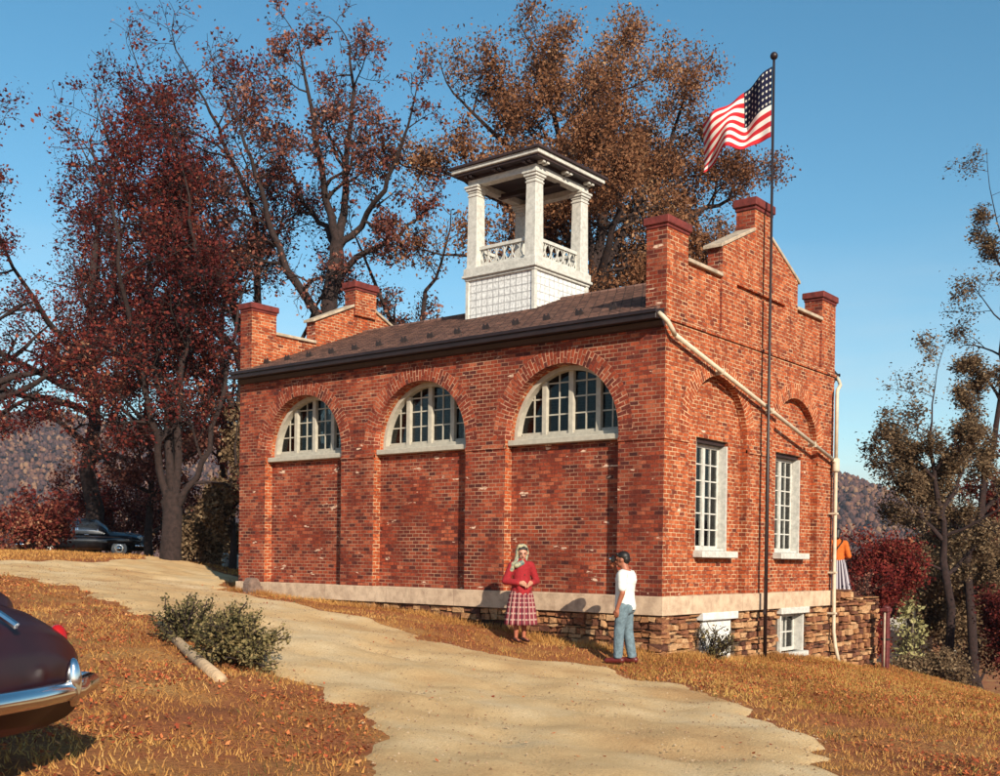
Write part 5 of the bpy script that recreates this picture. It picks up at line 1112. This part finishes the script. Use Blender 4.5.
hairp = [('e', q(0, -.03, .045), (.088, .098, .092)), ('c', [q(-.07, -.02, .03), q(-.075, -.03, -.06)], [.026, .03]), ('c', [q(.07, -.02, .03), q(.075, -.03, -.06)], [.026, .03]), ('c', [q(-.05, .055, .085), q(.05, .055, .085)], [.024, .024])]
blob('hair', hairp, M['hair'], body, .008, 2)
scp = [('e', q(0, -.045, .055), (.10, .10, .095)), ('c', [q(.05, .00, .11), q(.085, -.02, .02), q(.085, -.01, -.09), q(.10, .02, -.17), (.16, .03, 1.33)], [.04, .034, .04, .052, .055]), ('c', [q(-.05, -.02, .10), q(-.088, -.03, .0), q(-.06, .0, -.12)], [.03, .028, .03]), ('c', [q(0, .03, -.14), (.03, .09, 1.36), (.13, .10, 1.32)], [.04, .05, .05]), ('c', [(.15, .04, 1.34), (.20, .03, 1.24)], [.05, .04])]
blob('head_scarf', scp, M['scarf'], body, .009, 2)
for s in (-1, 1):
    fx = s*.085; fy = .02 if s > 0 else -.05; blob('shoe', [('c', [(fx, fy-.055, .045), (fx+s*.004, fy+.03, .04), (fx+s*.014, fy+.15, .032)], [.044, .040, .034])], M['shoe_dark'], body, .008, 1, cut=[((0, 0, .0), (0, 0, -1)), ((0, fy, .075), (0, .25, 1))])
# --- man: faces the woman, seen from behind his left side
mx_, my_ = -.95, .13; mz = Hs(mx_, my_)
w = thing('person', 'man in white tee shirt and faded jeans holding a camera to his face', 'person', (mx_, my_, mz), R(14), scale=1.04)
HP, q = head((0, .05, 1.64), yaw=4, pitch=-6, s=1.06)
sk = HP+[('c', [(0, -.02, 1.42), (0, .03, 1.57)], [.066, .062]), ('c', [(0, 0, .93), (0, .0, 1.10), (0, -.015, 1.30), (0, -.02, 1.42)], [.105, .11, .15, .085]), ('c', [(-.17, -.02, 1.40), (.17, -.02, 1.40)], [.066, .066])]
# left arm (camera side) hangs, right hand raises the camera
sk.append(('c', [(-.215, -.02, 1.39), (-.255, -.05, 1.12), (-.235, .04, .87)], [.058, .044, .030])); sk += hand((-.235, .04, .87), (.02, .16, -1), (1, .1, 0), (.1, 1, .1), curl=.55)
sk.append(('c', [(.205, -.01, 1.39), (.28, .16, 1.24), (.10, .22, 1.52)], [.058, .044, .030])); sk += hand((.10, .22, 1.50), (-.55, .15, .75), (-.7, -.1, -.5), (0, -.9, .3), curl=.7)
for s in (-1, 1):
    fy = .07 if s < 0 else -.09; sk.append(('c', [(s*.09, 0, .93), (s*.10, fy*.5+.02, .50), (s*.10, fy, .10)], [.075, .060, .042])); sk.append(('c', [(s*.10, fy-.03, .05), (s*.11, fy+.14, .035)], [.038, .03]))
body = blob('body', sk, M['skin_tan'], w, .009, 2); face_bits(q, body, 1.06)
tp_ = [('c', [(0, -.01, .90), (0, 0, 1.05), (0, .0, 1.16), (0, -.015, 1.33), (0, -.02, 1.43)], [.172, .158, .155, .175, .095]), ('c', [(-.18, -.02, 1.405), (.18, -.02, 1.405)], [.084, .084]), ('c', [(-.20, -.02, 1.39), (-.243, -.04, 1.20)], [.082, .074]), ('c', [(.20, -.01, 1.39), (.25, .10, 1.28)], [.082, .072])]
blob('tee_shirt', tp_, M['tee'], body, .011, 3, cut=[((0, 0, .85), (0, 0, -1)), ((0, 0, 1.485), (0, -.3, 1))])
jn = [('c', [(0, 0, .98), (0, -.01, .90)], [.142, .15]), ('e', (-.07, -.05, .88), (.10, .11, .11)), ('e', (.07, -.05, .88), (.10, .11, .11))]
for s in (-1, 1):
    fy = .07 if s < 0 else -.09; jn.append(('c', [(s*.085, 0, .88), (s*.10, fy*.5+.02, .50), (s*.10, fy-.005, .12)], [.115, .085, .078]))
jo = blob('jeans', jn, M['denim'], body, .010, 2, cut=[((0, 0, 1.00), (0, 0, 1)), ((0, 0, .085), (0, 0, -1))])
m = MB(); m.lathe([(.135, .955), (.146, .957), (.146, .995), (.135, .998)], 28); m.build('belt', M['shoe_dark'], jo)
blob('hair', [('e', q(0, -.022, .045), (.090, .104, .088)), ('e', q(0, -.06, .0), (.078, .062, .082)), ('c', [q(-.04, .06, .085), q(.04, .06, .085)], [.026, .026])], M['hair'], body, .008, 2)
for s in (-1, 1):
    fy = .07 if s < 0 else -.09; blob('shoe', [('c', [(s*.10, fy-.06, .05), (s*.105, fy+.05, .05), (s*.115, fy+.18, .038)], [.052, .050, .042]), ('c', [(s*.10, fy-.03, .07), (s*.10, fy-.03, .10)], [.05, .05])], M['shoe_red'], body, .009, 1, cut=[((0, 0, .0), (0, 0, -1))])
cm = thing('camera', 'small black camera held up by the man in the white tee shirt', 'camera', (mx_, my_, mz), R(14), scale=1.04)
m = MB(); m.box(-.075, .070, .175, .22, 1.60, 1.69); m.box(-.03, .03, .176, .215, 1.688, 1.71); m.build('camera_case', M['camera_body'], cm, bevel=.008)
m = MB(); m.lathe([(.032, 0), (.032, .02), (.027, .022), (.027, .045), (.024, .046)], 20, Matrix.Translation((0, .218, 1.645)) @ Matrix.Rotation(-PI/2, 4, 'X')); m.build('lens', M['chrome'], cm, smooth=False)
# --- third person on the terrace, facing away to the right
tx, ty = 8.95, .62; tz = -.28
w = thing('person', 'dark haired person in orange jacket and long striped skirt behind the dry stone wall', 'person', (tx, ty, tz), R(-62), scale=1.03)
HP, q = head((0, .03, 1.545), yaw=-10, pitch=-4, s=1.04)
sk = HP+[('c', [(0, -.01, 1.33), (0, .015, 1.47)], [.056, .05]), ('c', [(0, 0, .90), (0, 0, 1.08), (0, -.01, 1.28), (0, -.01, 1.34)], [.135, .115, .125, .08]), ('c', [(-.15, -.01, 1.31), (.15, -.01, 1.31)], [.06, .06])]
for s in (-1, 1):
    el = Vector((s*.24, -.02, 1.04)); hnd = Vector((s*.13, .24, 1.03+.02*s)); sk.append(('c', [(s*.165, -.01, 1.315), el, hnd], [.052, .040, .027])); sk += hand(hnd, (-s*.35, .9, .05), (-s*.8, 0, -.4), (0, .1, 1), curl=.7)
    sk.append(('c', [(s*.08, 0, .88), (s*.085, 0, .48), (s*.085, -.01, .09)], [.085, .056, .034])); sk.append(('c', [(s*.085, -.03, .055), (s*.095, .13, .035)], [.036, .026]))
body = blob('body', sk, M['skin_tan'], w, .009, 2); face_bits(q, body, 1.04)
jk = [('c', [(0, 0, .97), (0, 0, 1.12), (0, -.01, 1.27), (0, -.01, 1.34)], [.165, .150, .155, .10]), ('c', [(-.155, -.01, 1.315), (.155, -.01, 1.315)], [.082, .082])]
for s in (-1, 1): el = Vector((s*.255, -.02, 1.03)); hnd = Vector((s*.13, .24, 1.03)); jk.append(('c', [(s*.17, -.01, 1.315), el, el+(hnd-el)*.8], [.076, .068, .052]))
jo = blob('jacket', jk, M['orange_wool'], body, .011, 3, cut=[((0, 0, .88), (0, 0, -1))])
m = MB(); m.tube([(.10, -.17, 1.36), (-.02, -.185, 1.2), (-.17, -.10, .98)], .014, 8); m.tube([(.10, .14, 1.36), (-.04, .18, 1.2), (-.17, .10, .98)], .014, 8); m.tube([(.10, -.17, 1.36), (.10, 0, 1.43), (.10, .14, 1.36)], .014, 8); m.build('strap', M['strap'], jo)
skirt('skirt', cloth_mat('striped_cotton', (.05,.035,.05), (.42,.38,.40), (0,0,0), False, 22), body, [(.96, .15, .14, 0, 0), (.84, .19, .17, 0, 0), (.55, .25, .22, 0, 0), (.24, .31, .27, 0, 0)], 11, .025)
blob('hair', [('e', q(0, -.03, .045), (.094, .106, .094)), ('c', [q(0, -.07, .0), q(0, -.09, -.09)], [.075, .06]), ('c', [q(-.05, .055, .085), q(.05, .055, .085)], [.026, .026])], M['hair'], body, .008, 2)
pp = MB(); pp.box(-.10, .10, .33, .34, 1.02, 1.14); o = pp.build('folded_paper', M['paper']); o.location = (tx, ty, tz); o.rotation_euler = (0, 0, R(-62)); o.scale = (1.03,)*3; tag(o, 'small pale folded paper held by the person in the orange jacket', 'paper')
# ------------------------------------------------------------------ grass and fallen leaves
g = np.random.default_rng(99)
def scatter(n, x0, x1, y0, y1, dens=None):
    x = g.uniform(x0, x1, n); y = g.uniform(y0, y1, n); k = ~on_drive(x, y) & ~((x > -.02) & (x < BW+.02) & (y > -.02) & (y < BL+.1)) & ~((x > BW-.1) & (x < 9.8) & (y > -.08) & (y < 9))
    if dens is not None: k &= g.random(n) < dens(x, y)
    return x[k], y[k]
def cl(x, y, s=1.0): return .5+.25*np.sin(x*1.3*s+2*np.sin(y*.9*s))+.25*np.sin(y*1.7*s+1.5*np.sin(x*1.1*s))
def blades(name, x, y, h, w_, mat, kind='stuff', lab=None, cat=None, lift=-.005):
    n = len(x); z = H(x, y)+wob(x, y)+lift; a = g.uniform(0, 2*PI, n); hh = h*g.uniform(.4, 1.3, n); ln = g.normal(0, .5, (n, 2))*hh[:, None]
    dx_, dy_ = np.cos(a)*w_, np.sin(a)*w_; V = np.stack([np.stack([x-dx_, y-dy_, z], -1), np.stack([x+dx_, y+dy_, z], -1), np.stack([x+ln[:, 0], y+ln[:, 1], z+hh], -1)], 1).reshape(-1, 3)
    o = np_mesh(name, V, np.arange(3*n), 3, mat, rnd=np.clip(.55*g.random(n)+.45*cl(x, y), 0, 1)); return tag(o, lab, cat, kind=kind)
M['grass_dry'] = leaf_mat('dry_grass', [(0,(.16,.075,.03)),(.3,(.34,.15,.05)),(.65,(.52,.27,.08)),(1,(.64,.40,.15))], .3)
M['grass_gold'] = leaf_mat('golden_grass', [(0,(.20,.10,.03)),(.4,(.38,.20,.055)),(1,(.58,.38,.12))], .3)
M['leaf_litter'] = leaf_mat('fallen_leaf_colours', [(0,(.15,.035,.02)),(.35,(.36,.075,.035)),(.7,(.52,.14,.05)),(1,(.62,.30,.12))], .15)
x, y = scatter(150000, -13.5, 1, -10, 14, lambda x, y: np.clip(1.6-np.hypot(x+16, y+9.8)/22, .25, 1)*np.clip(.25+1.3*cl(x+9, y-4, 2.2), 0, 1))
blades('dry_grass', x, y, .055, .007, M['grass_dry'], lab='short dry orange brown grass along both sides of the drive', cat='grass')
x, y = scatter(70000, -3, 16, -9, .0, lambda x, y: np.clip(1.2-np.abs(x-5)/14, .3, 1)); 
blades('golden_grass', x, y, .075, .008, M['grass_gold'], lab='golden dry grass in front of the gable and the stone wall', cat='grass')
x, y = scatter(60000, -12, 14, 13, 34); blades('far_grass', x, y, .09, .02, M['grass_dry'], lab='reddish grass verge along the crest of the drive', cat='grass')
# a fringe of taller weeds along the foot of the walls
x = np.r_[g.uniform(-.45, -.03, 4500), g.uniform(0, 7.1, 3500)]; y = np.r_[g.uniform(-.2, 11.5, 4500), g.uniform(-.45, -.06, 3500)]
blades('wall_foot_weeds', x, y, .12, .008, M['grass_dry'], lab='ragged dry weeds along the foot of the house walls', cat='weeds')
# fallen leaves
def litter(x, y, size, lift=.012):
    n = len(x); z = H(x, y)+wob(x, y)+lift+g.uniform(0, .03, n); a = g.uniform(0, 2*PI, n); s = size*g.uniform(.5, 1.3, n); ca, sa = np.cos(a), np.sin(a); t = g.normal(0, .35, (n, 2))
    P = []
    for u, v in ((-1, 0), (0, .6), (1, 0), (0, -.6)):
        px_ = s*(u*ca-v*sa); py_ = s*(u*sa+v*ca); P.append(np.stack([x+px_, y+py_, z+px_*t[:, 0]+py_*t[:, 1]+.2*s*(abs(u) > .5)], -1))
    return np.stack(P, 1).reshape(-1, 3), n
x, y = scatter(100000, -13.5, 1, -9, 13, lambda x, y: np.where(x < -5, 1.5, .35)*cl(x, y, 1.5)**2.2); V, n = litter(x, y, .022)
x2 = g.uniform(-10, 0, 6000); y2 = g.uniform(-9, 17, 6000); kk = on_drive(x2, y2) & (g.random(6000) < .7*cl(x2, y2, 1.9)**3); V2, n2 = litter(x2[kk], y2[kk], .022, .03)
x3, y3 = scatter(26000, -2.5, 12, -7, 0); V3, n3 = litter(x3, y3, .022)
V = np.concatenate([V, V2, V3]); n = n+n2+n3
tag(np_mesh('fallen_leaves', V, np.arange(4*n), 4, M['leaf_litter'], rnd=g.random(n)), 'fallen red and orange leaves lying over the grass and drive edges', 'leaves', kind='stuff')
# pebbles on the drive
x = g.uniform(-11, 0, 26000); y = g.uniform(-10, 18, 26000); k = on_drive(x, y); x, y = x[k], y[k]; n = len(x); z = H(x, y)+wob(x, y)+.026; s = .006+.013*g.random(n)**3
O = np.array([(1,0,0),(0,1,0),(-1,0,0),(0,-1,0),(0,0,.8)]); V = (np.stack([x, y, z], -1)[:, None]+O[None]*s[:, None, None]*g.uniform(.7, 1.3, (n, 5, 1))).reshape(-1, 3)
F = (np.array([0,1,4,1,2,4,2,3,4,3,0,4])[None]+5*np.arange(n)[:, None]).reshape(-1)
M['pebble'] = leaf_mat('pebbles', [(0,(.20,.11,.06)),(.5,(.36,.23,.13)),(1,(.52,.38,.24))], 0.0)
tag(np_mesh('pebbles', V, F, 3, M['pebble'], rnd=np.repeat(g.random(n), 4)), 'small loose pebbles scattered over the sandy drive', 'gravel', kind='stuff')

# scattered green tufts and loose straw spilling over the drive's edge
x, y = scatter(26000, -13.5, 12, -10, 13, lambda x, y: (cl(x+4, y+7, 2.7) > .83)*.9)
M['grass_green'] = leaf_mat('olive_green_grass', [(0,(.06,.06,.02)),(.5,(.14,.13,.04)),(1,(.30,.24,.08))], .3)
blades('green_tufts', x, y, .10, .007, M['grass_green'], lab='scattered olive green grass tufts among the dry grass', cat='grass')
x = g.uniform(-12, 0, 120000); y = g.uniform(-10, 18, 120000); k = on_drive(x, y) & ~(on_drive(x+.35, y) & on_drive(x-.35, y) & on_drive(x, y+.35) & on_drive(x, y-.35)) & (g.random(120000) < .7*cl(x, y, 3.1)**1.5)
blades('edge_straw', x[k], y[k], .05, .006, M['grass_dry'], lab='sparse dry straw creeping over the ragged edges of the sandy drive', cat='grass', lift=-.01)
# ------------------------------------------------------------------ air
hm = bpy.data.materials.new('haze_air'); hm.use_nodes = True; t = hm.node_tree; t.nodes.clear(); o = N(t, 'OutputMaterial'); v = N(t, 'VolumePrincipled'); v.inputs['Color'].default_value = (.72,.80,.92,1); v.inputs['Density'].default_value = .00018; v.inputs['Anisotropy'].default_value = .2
t.links.new(v.outputs[0], o.inputs['Volume'])
m = MB(); m.box(-3700, 3700, -3700, 3700, -14, 160); tag(m.build('haze', hm), kind='stuff')
